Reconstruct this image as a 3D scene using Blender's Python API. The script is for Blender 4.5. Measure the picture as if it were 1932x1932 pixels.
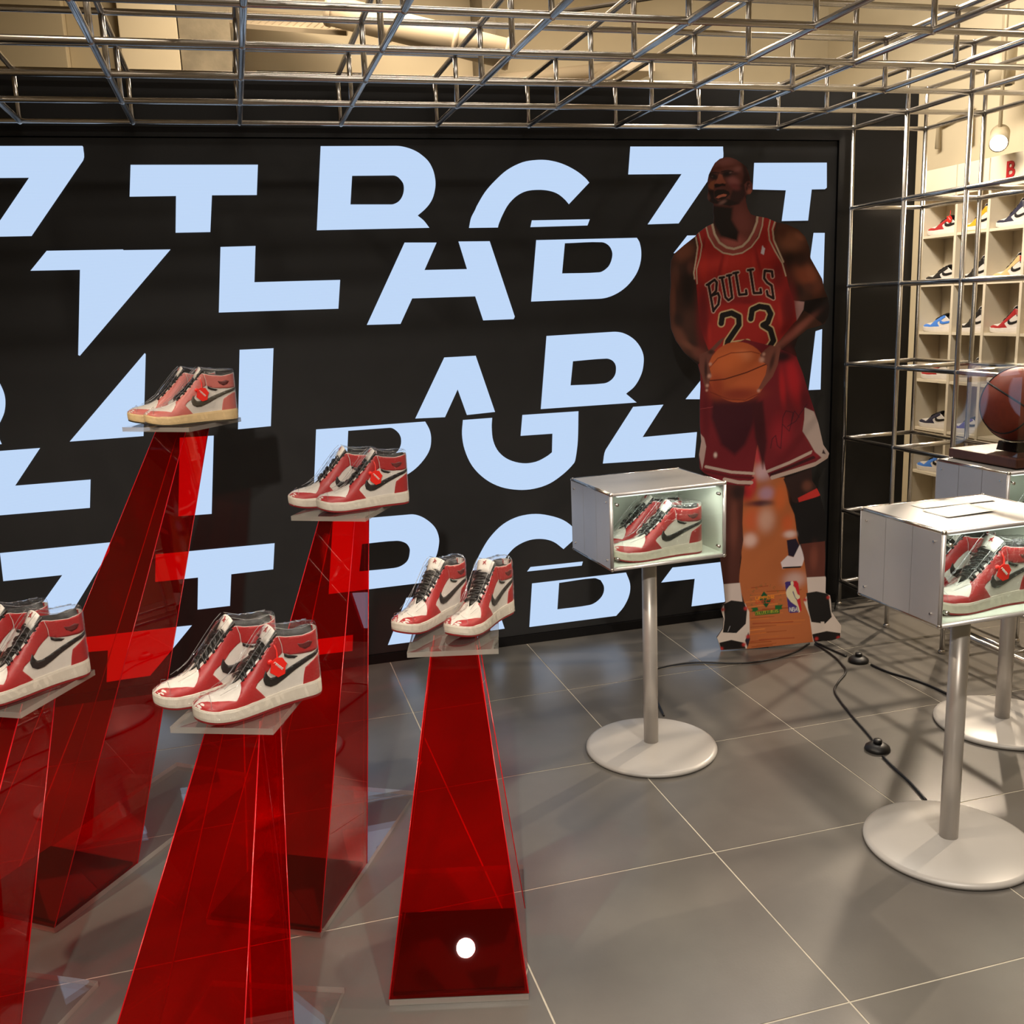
import bpy, bmesh, math, random
import numpy as np
from mathutils import Vector, Matrix

for _o in list(bpy.data.objects):
    bpy.data.objects.remove(_o)
scene = bpy.context.scene
COL = scene.collection

# ------------------------------------------------------------------ camera
CAM = Vector((-0.4984, -3.8921, 1.4400))
YAW, PITCH, ROLL = 0.2657, 0.2079, -0.0410
cy, sy, cp, sp = math.cos(YAW), math.sin(YAW), math.cos(PITCH), math.sin(PITCH)
fwd = Vector((sy * cp, cy * cp, -sp))
rgt0 = Vector((cy, -sy, 0))
up0 = rgt0.cross(fwd)
rgt = rgt0 * math.cos(ROLL) + up0 * math.sin(ROLL)
upv = up0 * math.cos(ROLL) - rgt0 * math.sin(ROLL)
cam_data = bpy.data.cameras.new('camera')
cam_data.sensor_width = 36.0
cam_data.lens = 34.19
cam_data.clip_start = 0.05
cam_obj = bpy.data.objects.new('camera', cam_data)
COL.objects.link(cam_obj)
cam_obj.matrix_world = Matrix(((rgt.x, upv.x, -fwd.x, CAM.x), (rgt.y, upv.y, -fwd.y, CAM.y),
                               (rgt.z, upv.z, -fwd.z, CAM.z), (0, 0, 0, 1)))
scene.camera = cam_obj

# ------------------------------------------------------------------ world, lights, exposure
world = bpy.data.worlds.new('world')
scene.world = world
world.use_nodes = True
world.node_tree.nodes['Background'].inputs[0].default_value = (1.0, 0.86, 0.68, 1)
world.node_tree.nodes['Background'].inputs[1].default_value = 0.05
scene.view_settings.view_transform = 'Standard'
scene.view_settings.look = 'None'
scene.view_settings.gamma = 1.0
scene.view_settings.use_curve_mapping = False
scene.view_settings.exposure = 0.0
scene.cycles.transparent_max_bounces = 32
scene.cycles.max_bounces = 7
scene.cycles.diffuse_bounces = 3
scene.cycles.glossy_bounces = 4
scene.cycles.caustics_reflective = False
scene.cycles.caustics_refractive = False
scene.cycles.sample_clamp_indirect = 4.0

WARM = (1.0, 0.82, 0.62)
NEUT = (1.0, 0.90, 0.78)

def spot(loc, target, power, size=70, blend=0.6, radius=0.05, color=WARM):
    d = bpy.data.lights.new('ceiling_or_glint_spot', 'SPOT')
    d.energy = power
    d.color = color
    d.spot_size = math.radians(size)
    d.spot_blend = blend
    d.shadow_soft_size = radius
    o = bpy.data.objects.new('ceiling_or_glint_spot', d)
    COL.objects.link(o)
    o.location = loc
    o.rotation_euler = (Vector(target) - Vector(loc)).to_track_quat('-Z', 'Y').to_euler()
    return o

def area(loc, target, power, sx, sy_, color=NEUT):
    d = bpy.data.lights.new('added_fill_light', 'AREA')
    d.shape = 'RECTANGLE'
    d.size = sx
    d.size_y = sy_
    d.energy = power
    d.color = color
    o = bpy.data.objects.new('added_fill_light', d)
    COL.objects.link(o)
    o.location = loc
    o.rotation_euler = (Vector(target) - Vector(loc)).to_track_quat('-Z', 'Y').to_euler()
    return o

# track spots over the sales floor, then small spots added for glints
spot((3.2, -1.1, 2.75), (1.35, -1.55, 0.0), 190, 75, 0.5, 0.02)
spot((3.10, 0.21, 2.10), (1.35, -1.4, 0.0), 260, 80, 0.5, 0.02)
spot((0.9, -3.2, 3.2), (0.6, -2.1, 0.0), 175, 66, 0.8, 0.05, NEUT)
spot((-1.24, -5.19, 2.9), (-0.4, -1.7, 0.1), 400, 60, 0.8, 0.055, NEUT)
spot((-1.9, -1.7, 3.2), (-0.8, -1.9, 0.0), 190, 90, 0.8, 0.04)
spot((1.9, -2.9, 3.2), (1.3, -1.9, 0.4), 24, 75, 0.8, 0.04, NEUT)
spot((0.4, 0.9, 3.3), (0.2, 1.6, 2.4), 55, 120, 0.9, 0.06)
for _x, _y in ((-1.55, -3.1), (0.25, -2.5), (-1.1, -2.2), (-0.35, -2.9)):  # unseen small spots added to make glints on the plastic film
    spot((_x, _y, 3.25), (_x * 0.7, _y * 0.7 - 0.6, 0.3), 26, 80, 0.7, 0.03, NEUT)
# unseen area lights added for soft fill
area((0.2, -3.0, 3.45), (0.2, -3.0, 0), 34, 2.4, 0.25)
area((0.2, -1.2, 3.45), (0.2, -1.2, 0), 10, 2.4, 0.25)
area((0.5, 1.2, 3.45), (0.5, 1.2, 0), 62, 2.4, 0.25, WARM)
area((2.0, 0.05, 3.05), (3.45, 0.4, 1.0), 72, 1.0, 0.3, NEUT)  # fill added to brighten the shelf wall

# ------------------------------------------------------------------ colour and material helpers
def lin(c):
    o = []
    for v in c[:3]:
        v = v / 255.0
        o.append(v / 12.92 if v <= 0.04045 else ((v + 0.055) / 1.055) ** 2.4)
    return (o[0], o[1], o[2], 1.0)

def new_mat(name):
    m = bpy.data.materials.new(name)
    m.use_nodes = True
    nt = m.node_tree
    for n in list(nt.nodes):
        nt.nodes.remove(n)
    out = nt.nodes.new('ShaderNodeOutputMaterial')
    return m, nt, out

def noise_mix(nt, col, var, scale, detail=3.0, coord='Object'):
    tc = nt.nodes.new('ShaderNodeTexCoord')
    nz = nt.nodes.new('ShaderNodeTexNoise')
    nz.inputs['Scale'].default_value = scale
    nz.inputs['Detail'].default_value = detail
    nt.links.new(tc.outputs[coord], nz.inputs['Vector'])
    rp = nt.nodes.new('ShaderNodeValToRGB')
    rp.color_ramp.elements[0].position = 0.3
    rp.color_ramp.elements[1].position = 0.7
    rp.color_ramp.elements[0].color = tuple(min(1, c * (1 - var)) for c in col[:3]) + (1,)
    rp.color_ramp.elements[1].color = tuple(min(1, c * (1 + var)) for c in col[:3]) + (1,)
    nt.links.new(nz.outputs['Fac'], rp.inputs['Fac'])
    return rp.outputs['Color'], nz

def mat(name, rgb, rough=0.5, metal=0.0, var=0.06, scale=30, bump=0.0, bscale=200, spec=0.5, coat=0.0):
    m, nt, out = new_mat(name)
    b = nt.nodes.new('ShaderNodeBsdfPrincipled')
    c, _ = noise_mix(nt, lin(rgb), var, scale)
    nt.links.new(c, b.inputs['Base Color'])
    b.inputs['Roughness'].default_value = rough
    b.inputs['Metallic'].default_value = metal
    b.inputs['Specular IOR Level'].default_value = spec
    b.inputs['Coat Weight'].default_value = coat
    b.inputs['Coat Roughness'].default_value = 0.08
    if bump:
        tc = nt.nodes.new('ShaderNodeTexCoord')
        nz = nt.nodes.new('ShaderNodeTexNoise')
        nz.inputs['Scale'].default_value = bscale
        nt.links.new(tc.outputs['Object'], nz.inputs['Vector'])
        bp = nt.nodes.new('ShaderNodeBump')
        bp.inputs['Strength'].default_value = bump
        bp.inputs['Distance'].default_value = 0.002
        nt.links.new(nz.outputs['Fac'], bp.inputs['Height'])
        nt.links.new(bp.outputs['Normal'], b.inputs['Normal'])
    nt.links.new(b.outputs[0], out.inputs[0])
    return m

def clear_mat(name, tint, ior=1.49, gloss=1.0, rough=0.01, body=0.0, body_col=(255, 255, 255), bump=0.0, bscale=40.0, base=0.0):
    """thin transparent sheet: tinted straight-through light, Fresnel reflection, a little body scatter"""
    m, nt, out = new_mat(name)
    tr = nt.nodes.new('ShaderNodeBsdfTransparent')
    c, _ = noise_mix(nt, tint, 0.01, 6)
    nt.links.new(c, tr.inputs['Color'])
    gl = nt.nodes.new('ShaderNodeBsdfGlossy')
    gl.inputs['Roughness'].default_value = rough
    gl.inputs['Color'].default_value = (gloss, gloss, gloss, 1)
    fr = nt.nodes.new('ShaderNodeFresnel')
    # same reflectance on both faces of the sheet
    gm = nt.nodes.new('ShaderNodeNewGeometry')
    mr = nt.nodes.new('ShaderNodeMapRange')
    mr.inputs['To Min'].default_value = ior
    mr.inputs['To Max'].default_value = 1.0 / ior
    nt.links.new(gm.outputs['Backfacing'], mr.inputs['Value'])
    nt.links.new(mr.outputs[0], fr.inputs['IOR'])
    if bump:
        tc = nt.nodes.new('ShaderNodeTexCoord')
        nz = nt.nodes.new('ShaderNodeTexNoise')
        nz.inputs['Scale'].default_value = bscale
        nz.inputs['Detail'].default_value = 4
        nz.inputs['Distortion'].default_value = 1.2
        nt.links.new(tc.outputs['Object'], nz.inputs['Vector'])
        bp = nt.nodes.new('ShaderNodeBump')
        bp.inputs['Strength'].default_value = bump
        bp.inputs['Distance'].default_value = 0.01
        nt.links.new(nz.outputs['Fac'], bp.inputs['Height'])
        nt.links.new(bp.outputs['Normal'], gl.inputs['Normal'])
    if base:
        ad = nt.nodes.new('ShaderNodeMath')
        ad.operation = 'ADD'
        ad.use_clamp = True
        ad.inputs[1].default_value = base
        nt.links.new(fr.outputs[0], ad.inputs[0])
        fac = ad.outputs[0]
    else:
        fac = fr.outputs[0]
    first = tr.outputs[0]
    if body:
        df = nt.nodes.new('ShaderNodeBsdfDiffuse')
        df.inputs['Color'].default_value = lin(body_col)
        mx0 = nt.nodes.new('ShaderNodeMixShader')
        mx0.inputs[0].default_value = body
        nt.links.new(tr.outputs[0], mx0.inputs[1])
        nt.links.new(df.outputs[0], mx0.inputs[2])
        first = mx0.outputs[0]
    mx = nt.nodes.new('ShaderNodeMixShader')
    nt.links.new(fac, mx.inputs[0])
    nt.links.new(first, mx.inputs[1])
    nt.links.new(gl.outputs[0], mx.inputs[2])
    nt.links.new(mx.outputs[0], out.inputs[0])
    return m

def glow_mat(name, col, strength):
    m, nt, out = new_mat(name)
    e = nt.nodes.new('ShaderNodeEmission')
    # fine pixel rows of the display
    tc = nt.nodes.new('ShaderNodeTexCoord')
    wv = nt.nodes.new('ShaderNodeTexWave')
    wv.bands_direction = 'Z'
    wv.inputs['Scale'].default_value = 60
    nt.links.new(tc.outputs['Object'], wv.inputs['Vector'])
    rp = nt.nodes.new('ShaderNodeValToRGB')
    rp.color_ramp.elements[0].color = tuple(c * 0.96 for c in col[:3]) + (1,)
    rp.color_ramp.elements[1].color = tuple(col[:3]) + (1,)
    nt.links.new(wv.outputs['Fac'], rp.inputs['Fac'])
    nt.links.new(rp.outputs['Color'], e.inputs['Color'])
    e.inputs['Strength'].default_value = strength
    nt.links.new(e.outputs[0], out.inputs[0])
    return m

# ------------------------------------------------------------------ mesh helpers
class MB:
    def __init__(self):
        self.v, self.f = [], []
    def add(self, vs, fs):
        o = len(self.v)
        self.v += [tuple(p) for p in vs]
        self.f += [tuple(i + o for i in f) for f in fs]
        return self
    def hexa(self, b4, t4):
        return self.add(list(b4) + list(t4), [(3, 2, 1, 0), (4, 5, 6, 7), (0, 1, 5, 4), (1, 2, 6, 5), (2, 3, 7, 6), (3, 0, 4, 7)])
    def box(self, x0, x1, y0, y1, z0, z1):
        return self.hexa([(x0, y0, z0), (x1, y0, z0), (x1, y1, z0), (x0, y1, z0)],
                         [(x0, y0, z1), (x1, y0, z1), (x1, y1, z1), (x0, y1, z1)])
    def tube(self, pts, r, n=10, cap=True):
        pts = [Vector(p) for p in pts]
        rs = r if isinstance(r, (list, tuple)) else [r] * len(pts)
        vs, fs = [], []
        ref = None
        for i, p in enumerate(pts):
            d = (pts[min(i + 1, len(pts) - 1)] - pts[max(i - 1, 0)]).normalized()
            if ref is None:
                ref = Vector((0, 0, 1)) if abs(d.z) < 0.9 else Vector((1, 0, 0))
            a = (ref - d * ref.dot(d)).normalized()
            ref = a
            b = d.cross(a)
            for k in range(n):
                t = 2 * math.pi * k / n
                vs.append(p + (a * math.cos(t) + b * math.sin(t)) * rs[i])
        for i in range(len(pts) - 1):
            for k in range(n):
                k2 = (k + 1) % n
                fs.append((i * n + k, i * n + k2, (i + 1) * n + k2, (i + 1) * n + k))
        if cap:
            fs.append(tuple(range(n - 1, -1, -1)))
            fs.append(tuple((len(pts) - 1) * n + k for k in range(n)))
        return self.add(vs, fs)
    def lathe(self, prof, n=48, c=(0, 0, 0)):
        vs, fs = [], []
        for r, z in prof:
            for k in range(n):
                t = 2 * math.pi * k / n
                vs.append((c[0] + r * math.cos(t), c[1] + r * math.sin(t), c[2] + z))
        for i in range(len(prof) - 1):
            for k in range(n):
                k2 = (k + 1) % n
                fs.append((i * n + k, i * n + k2, (i + 1) * n + k2, (i + 1) * n + k))
        fs.append(tuple(range(n - 1, -1, -1)))
        fs.append(tuple((len(prof) - 1) * n + k for k in range(n)))
        return self.add(vs, fs)
    def prism(self, poly, axis_pt):
        """poly: list of 3D points, axis_pt: offset vector"""
        n = len(poly)
        o = Vector(axis_pt)
        vs = [Vector(p) for p in poly] + [Vector(p) + o for p in poly]
        fs = [tuple(range(n - 1, -1, -1)), tuple(range(n, 2 * n))]
        for i in range(n):
            j = (i + 1) % n
            fs.append((i, j, n + j, n + i))
        return self.add(vs, fs)
    def sphere(self, c, r, nu=16, nv=10):
        vs, fs = [], []
        for i in range(nv + 1):
            ph = math.pi * i / nv
            for k in range(nu):
                t = 2 * math.pi * k / nu
                vs.append((c[0] + r * math.sin(ph) * math.cos(t), c[1] + r * math.sin(ph) * math.sin(t), c[2] + r * math.cos(ph)))
        for i in range(nv):
            for k in range(nu):
                k2 = (k + 1) % nu
                fs.append((i * nu + k, (i + 1) * nu + k, (i + 1) * nu + k2, i * nu + k2))
        return self.add(vs, fs)
    def mesh(self, name, m, smooth=False, bevel=0.0):
        me = bpy.data.meshes.new(name)
        me.from_pydata(self.v, [], self.f)
        bm = bmesh.new()
        bm.from_mesh(me)
        if bevel:
            bmesh.ops.bevel(bm, geom=list(bm.edges), offset=bevel, segments=2, affect='EDGES', profile=0.6)
        bmesh.ops.recalc_face_normals(bm, faces=bm.faces)
        bm.to_mesh(me)
        bm.free()
        me.materials.append(m)
        if smooth:
            for p in me.polygons:
                p.use_smooth = True
        return me
    def build(self, name, m, parent=None, smooth=False, bevel=0.0):
        return link(name, self.mesh(name, m, smooth, bevel), parent)

def link(name, me, parent=None, loc=None):
    o = bpy.data.objects.new(name, me)
    COL.objects.link(o)
    o.parent = parent
    if loc is not None:
        o.location = loc
    return o

def empty(name, loc=(0, 0, 0), rz=0.0):
    o = bpy.data.objects.new(name, None)
    COL.objects.link(o)
    o.location = loc
    o.rotation_euler = (0, 0, rz)
    o.empty_display_size = 0.1
    return o

def tag(o, label, cat, group=None):
    o['label'] = label
    o['category'] = cat
    if group:
        o['group'] = group
    return o

def struct(o, label=None):
    o['kind'] = 'structure'
    if label:
        o['label'] = label
    return o

def fill_poly(outer, hole=None, thick=0.001, to3=None):
    """flat polygon (with optional hole) given in 2D, given a small thickness; to3 maps (u, v, w) to 3D"""
    bm = bmesh.new()
    edges = []
    for loop in (outer, hole):
        if not loop:
            continue
        vs = [bm.verts.new((p[0], p[1], 0)) for p in loop]
        for i in range(len(vs)):
            edges.append(bm.edges.new((vs[i], vs[(i + 1) % len(vs)])))
    if hole:
        bmesh.ops.triangle_fill(bm, edges=edges, use_beauty=True, use_dissolve=False)
    else:
        bm.faces.new(list(bm.verts))
    bmesh.ops.recalc_face_normals(bm, faces=bm.faces)
    ret = bmesh.ops.extrude_face_region(bm, geom=list(bm.faces))
    for g in ret['geom']:
        if isinstance(g, bmesh.types.BMVert):
            g.co.z += thick
    bmesh.ops.recalc_face_normals(bm, faces=bm.faces)
    for v in bm.verts:
        v.co = to3(v.co.x, v.co.y, v.co.z)
    bmesh.ops.recalc_face_normals(bm, faces=bm.faces)
    me = bpy.data.meshes.new('filled')
    bm.to_mesh(me)
    bm.free()
    return me

# ------------------------------------------------------------------ materials
M_chrome = mat('brushed_chrome', (212, 207, 200), 0.25, 1.0, 0.03, 20)
M_black = mat('black_panel', (22, 21, 21), 0.55, 0, 0.08, 8, spec=0.3)
M_black2 = mat('black_frame', (15, 14, 15), 0.45, 0, 0.08, 8, spec=0.3)
M_screen = mat('dark_display_face', (44, 44, 45), 0.6, 0, 0.05, 12, spec=0.25)
M_glow = glow_mat('lit_display_pixels', (0.54, 0.70, 0.95), 1.0)
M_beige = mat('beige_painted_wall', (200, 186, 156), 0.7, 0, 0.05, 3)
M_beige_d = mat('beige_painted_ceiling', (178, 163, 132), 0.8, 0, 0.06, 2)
M_conc = mat('grey_concrete', (128, 118, 98), 0.85, 0, 0.22, 9, bump=0.4, bscale=60)
M_duct = mat('pale_duct_paint', (190, 174, 148), 0.5, 0, 0.05, 4)
M_dark = mat('dark_void_paint', (48, 42, 34), 0.8, 0, 0.15, 4)
M_shelf = mat('cream_shelf_laminate', (226, 214, 190), 0.45, 0, 0.03, 5)
M_casew = mat('pale_grey_coated_metal', (208, 204, 203), 0.38, 0.62, 0.02, 14)
M_casetop = mat('pale_grey_metal_darkened', (158, 155, 151), 0.42, 0.25, 0.02, 14)  # case metal darkened on the lid to hold down strong light there
M_casei = mat('pale_inner_lining', (214, 218, 206), 0.5, 0, 0.02, 14)
M_pole = mat('satin_silver_metal', (196, 190, 184), 0.38, 0.55, 0.02, 10)
M_steelw = mat('white_coated_steel', (158, 154, 149), 0.34, 0, 0.02, 10)
M_rubber = mat('black_cable_rubber', (16, 15, 16), 0.45, 0, 0.1, 30)
M_red = clear_mat('red_acrylic', (1.0, 0.12, 0.15, 1), 1.52, 1.0, 0.006, 0.020, (225, 16, 20))
M_rededge = mat('painted_red_edge_glow', (196, 16, 26), 0.2, 0, 0.05, 30)  # plain bright red standing in for light glowing along acrylic edges
M_clear = clear_mat('clear_acrylic', (0.96, 0.965, 0.965, 1), 1.49, 1.0, 0.01)
M_cleare = clear_mat('clear_acrylic_plate', (0.94, 0.95, 0.95, 1), 1.49, 1.0, 0.008, 0.02, (225, 222, 215))
M_plateedge = clear_mat('painted_bright_plate_edge', (0.8, 0.8, 0.8, 1), 1.49, 1.0, 0.15, 0.34, (214, 206, 194))  # pale body colour imitates light caught along the plate edges
M_glass = clear_mat('greenish_glass', (0.95, 0.975, 0.955, 1), 1.45, 0.8, 0.01)
M_film = clear_mat('wrinkled_plastic_film', (0.985, 0.985, 0.985, 1), 1.45, 1.0, 0.03, 0.0, bump=1.0, bscale=95, base=0.012)
M_blackg = mat('glossy_black_acrylic', (10, 6, 6), 0.04, 0, 0.05, 6, spec=0.6)
M_paper = mat('white_paper', (236, 230, 220), 0.7, 0, 0.02, 20)
M_wood = mat('dark_stained_wood', (88, 52, 40), 0.35, 0, 0.25, 24)
M_ball = mat('red_brown_ball_leather', (158, 62, 36), 0.5, 0, 0.1, 60, bump=0.3, bscale=500)
M_ballseam = mat('black_ball_seam', (24, 20, 22), 0.5, 0, 0.05, 60)
M_bulb = glow_mat('lamp_glow', (1.0, 0.9, 0.75), 14.0)
M_lamp = mat('beige_lamp_housing', (170, 156, 128), 0.5, 0, 0.04, 10)
M_grout = mat('pale_tile_grout', (176, 168, 152), 0.85, 0, 0.12, 40)
M_redprint = mat('red_sign_paint', (190, 28, 34), 0.5, 0, 0.04, 20)

def tile_mat():
    m, nt, out = new_mat('grey_stone_tile')
    b = nt.nodes.new('ShaderNodeBsdfPrincipled')
    geo = nt.nodes.new('ShaderNodeNewGeometry')
    nz = nt.nodes.new('ShaderNodeTexNoise')
    nz.inputs['Scale'].default_value = 2.2
    nz.inputs['Detail'].default_value = 6
    nt.links.new(geo.outputs['Position'], nz.inputs['Vector'])
    rp = nt.nodes.new('ShaderNodeValToRGB')
    rp.color_ramp.elements[0].position = 0.3
    rp.color_ramp.elements[1].position = 0.72
    rp.color_ramp.elements[0].color = lin((85, 81, 77))
    rp.color_ramp.elements[1].color = lin((102, 98, 92))
    nt.links.new(nz.outputs['Fac'], rp.inputs['Fac'])
    nt.links.new(rp.outputs['Color'], b.inputs['Base Color'])
    b.inputs['Roughness'].default_value = 0.27
    b.inputs['Specular IOR Level'].default_value = 0.6
    n2 = nt.nodes.new('ShaderNodeTexNoise')
    n2.inputs['Scale'].default_value = 160
    nt.links.new(geo.outputs['Position'], n2.inputs['Vector'])
    bp = nt.nodes.new('ShaderNodeBump')
    bp.inputs['Strength'].default_value = 0.12
    bp.inputs['Distance'].default_value = 0.001
    nt.links.new(n2.outputs['Fac'], bp.inputs['Height'])
    nt.links.new(bp.outputs['Normal'], b.inputs['Normal'])
    nt.links.new(b.outputs[0], out.inputs[0])
    return m
M_tile = tile_mat()

# ------------------------------------------------------------------ the room
XL, XR, YB, YF, ZC = -3.6, 3.52, 2.3, -5.6, 3.6
floor = struct(MB().box(XL, XR, YF, YB, -0.06, -0.0012).build('floor', M_grout), 'grey tiled shop floor')
TS, G = 0.6, 0.0045
tile_me = MB().box(G / 2, TS - G / 2, G / 2, TS - G / 2, -0.006, 0.0).mesh('tile', M_tile)
Y0T = 0.0338
for i in range(-6, 6):
    for j in range(-9, 4):
        x, y = i * TS, Y0T + j * TS
        if x + TS > XR or y + TS > YB or y < YF:
            continue
        link('tile', tile_me, floor, (x, y, 0))
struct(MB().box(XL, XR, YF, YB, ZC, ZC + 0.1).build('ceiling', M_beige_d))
struct(MB().box(XL, XR, YB, YB + 0.1, 0, ZC).build('wall_back', M_beige))
struct(MB().box(XR, XR + 0.1, YF, YB, 0, ZC).build('wall_right', M_beige))
struct(MB().box(XL - 0.1, XL, YF, YB, 0, ZC).build('wall_left', M_beige))
struct(MB().box(XL, XR, YF - 0.1, YF, 0, ZC).build('wall_front', M_beige_d))

# columns, ducts and panels above the video wall
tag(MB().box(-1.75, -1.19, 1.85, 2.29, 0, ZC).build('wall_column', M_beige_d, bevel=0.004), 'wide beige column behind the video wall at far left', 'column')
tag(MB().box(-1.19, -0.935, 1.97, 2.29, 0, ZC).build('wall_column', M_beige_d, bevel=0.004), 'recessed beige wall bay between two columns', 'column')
tag(MB().box(-0.93, -0.64, 1.9, 2.29, 0, ZC).build('wall_column', M_beige, bevel=0.004), 'pale beige column next to bare concrete behind the video wall', 'column')
tag(MB().box(-0.635, -0.37, 1.92, 2.29, 0, ZC).build('concrete_pier', M_conc, bevel=0.004), 'rough grey concrete pier above the video wall', 'pier')
tag(MB().box(1.05, 1.13, 2.0, 2.29, 0, ZC).build('wall_column', M_conc, bevel=0.004), 'dark narrow post behind the round duct', 'column')
sl = empty('slatted_ceiling_panel', (-0.02, 2.0, 3.02))
sl.rotation_euler = (math.radians(28), math.radians(8), math.radians(-24))
tag(sl, 'pale slatted metal panel hung above the video wall', 'ceiling panel')
MB().box(-0.34, 0.34, -0.14, -0.12, -0.012, 0.012).build('rail', M_duct, sl)
MB().box(-0.34, 0.34, 0.12, 0.14, -0.012, 0.012).build('rail', M_duct, sl)
slat_me = MB().box(-0.015, 0.015, -0.12, 0.12, -0.004, 0.004).mesh('slat', M_duct)
for k in range(17):
    link('slat', slat_me, sl, (-0.32 + k * 0.04, 0, 0))
dk = empty('air_duct', (0.0, 1.55, 2.9))
tag(dk, 'thick pale diagonal air duct above the video wall', 'duct')
A_, B_ = Vector((0.12, 0.12, 0.10)), Vector((1.05, -0.1, -0.15))
MB().tube([tuple(A_), tuple(B_)], 0.075, 24).build('duct_pipe', M_duct, dk, True)
for s in (0.02, 0.35, 0.7, 0.98):
    p = A_.lerp(B_, s)
    d = (B_ - A_).normalized()
    MB().tube([p - d * 0.012, p + d * 0.012], 0.081, 24).build('duct_collar', M_duct, dk, True)
tag(MB().tube([(0.1, 2.2, 2.66), (2.2, 2.2, 2.90)], 0.04, 14).build('ceiling_pipe', M_duct, None, True), 'slim pale pipe running behind the big duct', 'pipe')
tag(MB().box(-0.24, 0.36, 2.14, 2.28, 2.70, 2.80).build('dark_gap_box', M_dark, bevel=0.004), 'dark box standing in for the shaded gaps beside the concrete pier', 'dark gap')  # dark box put where only shaded gaps show
tag(MB().tube([(1.3, 1.7, 3.02), (3.3, 0.2, 3.02)], 0.012, 8).build('ceiling_conduit', M_dark), 'thin dark conduit crossing the beige ceiling area', 'conduit')
tag(MB().box(1.75, 1.95, 1.6, 2.28, 2.72, 2.80).build('ceiling_beam', M_duct, bevel=0.004), 'short pale beam behind the cage corner', 'beam')

# ------------------------------------------------------------------ video wall
vw = tag(empty('video_wall', (0, 0, 0)), 'huge black video wall showing sliced white block letters', 'video wall')
MB().box(-3.2, 2.505, 0.02, 0.36, 0.0, 2.312).build('cabinet', M_black, vw)
MB().box(-3.2, 2.085, -0.002, 0.02, 0.04, 2.083).build('display_face', M_screen, vw)
MB().box(-3.2, 2.135, -0.012, 0.02, 2.086, 2.12).build('top_bezel', M_black2, vw)
MB().box(2.088, 2.135, -0.012, 0.02, 0.0, 2.086).build('side_bezel', M_black2, vw)
MB().box(-3.2, 2.135, -0.014, 0.02, 0.0, 0.038).build('plinth', M_black2, vw)

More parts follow.
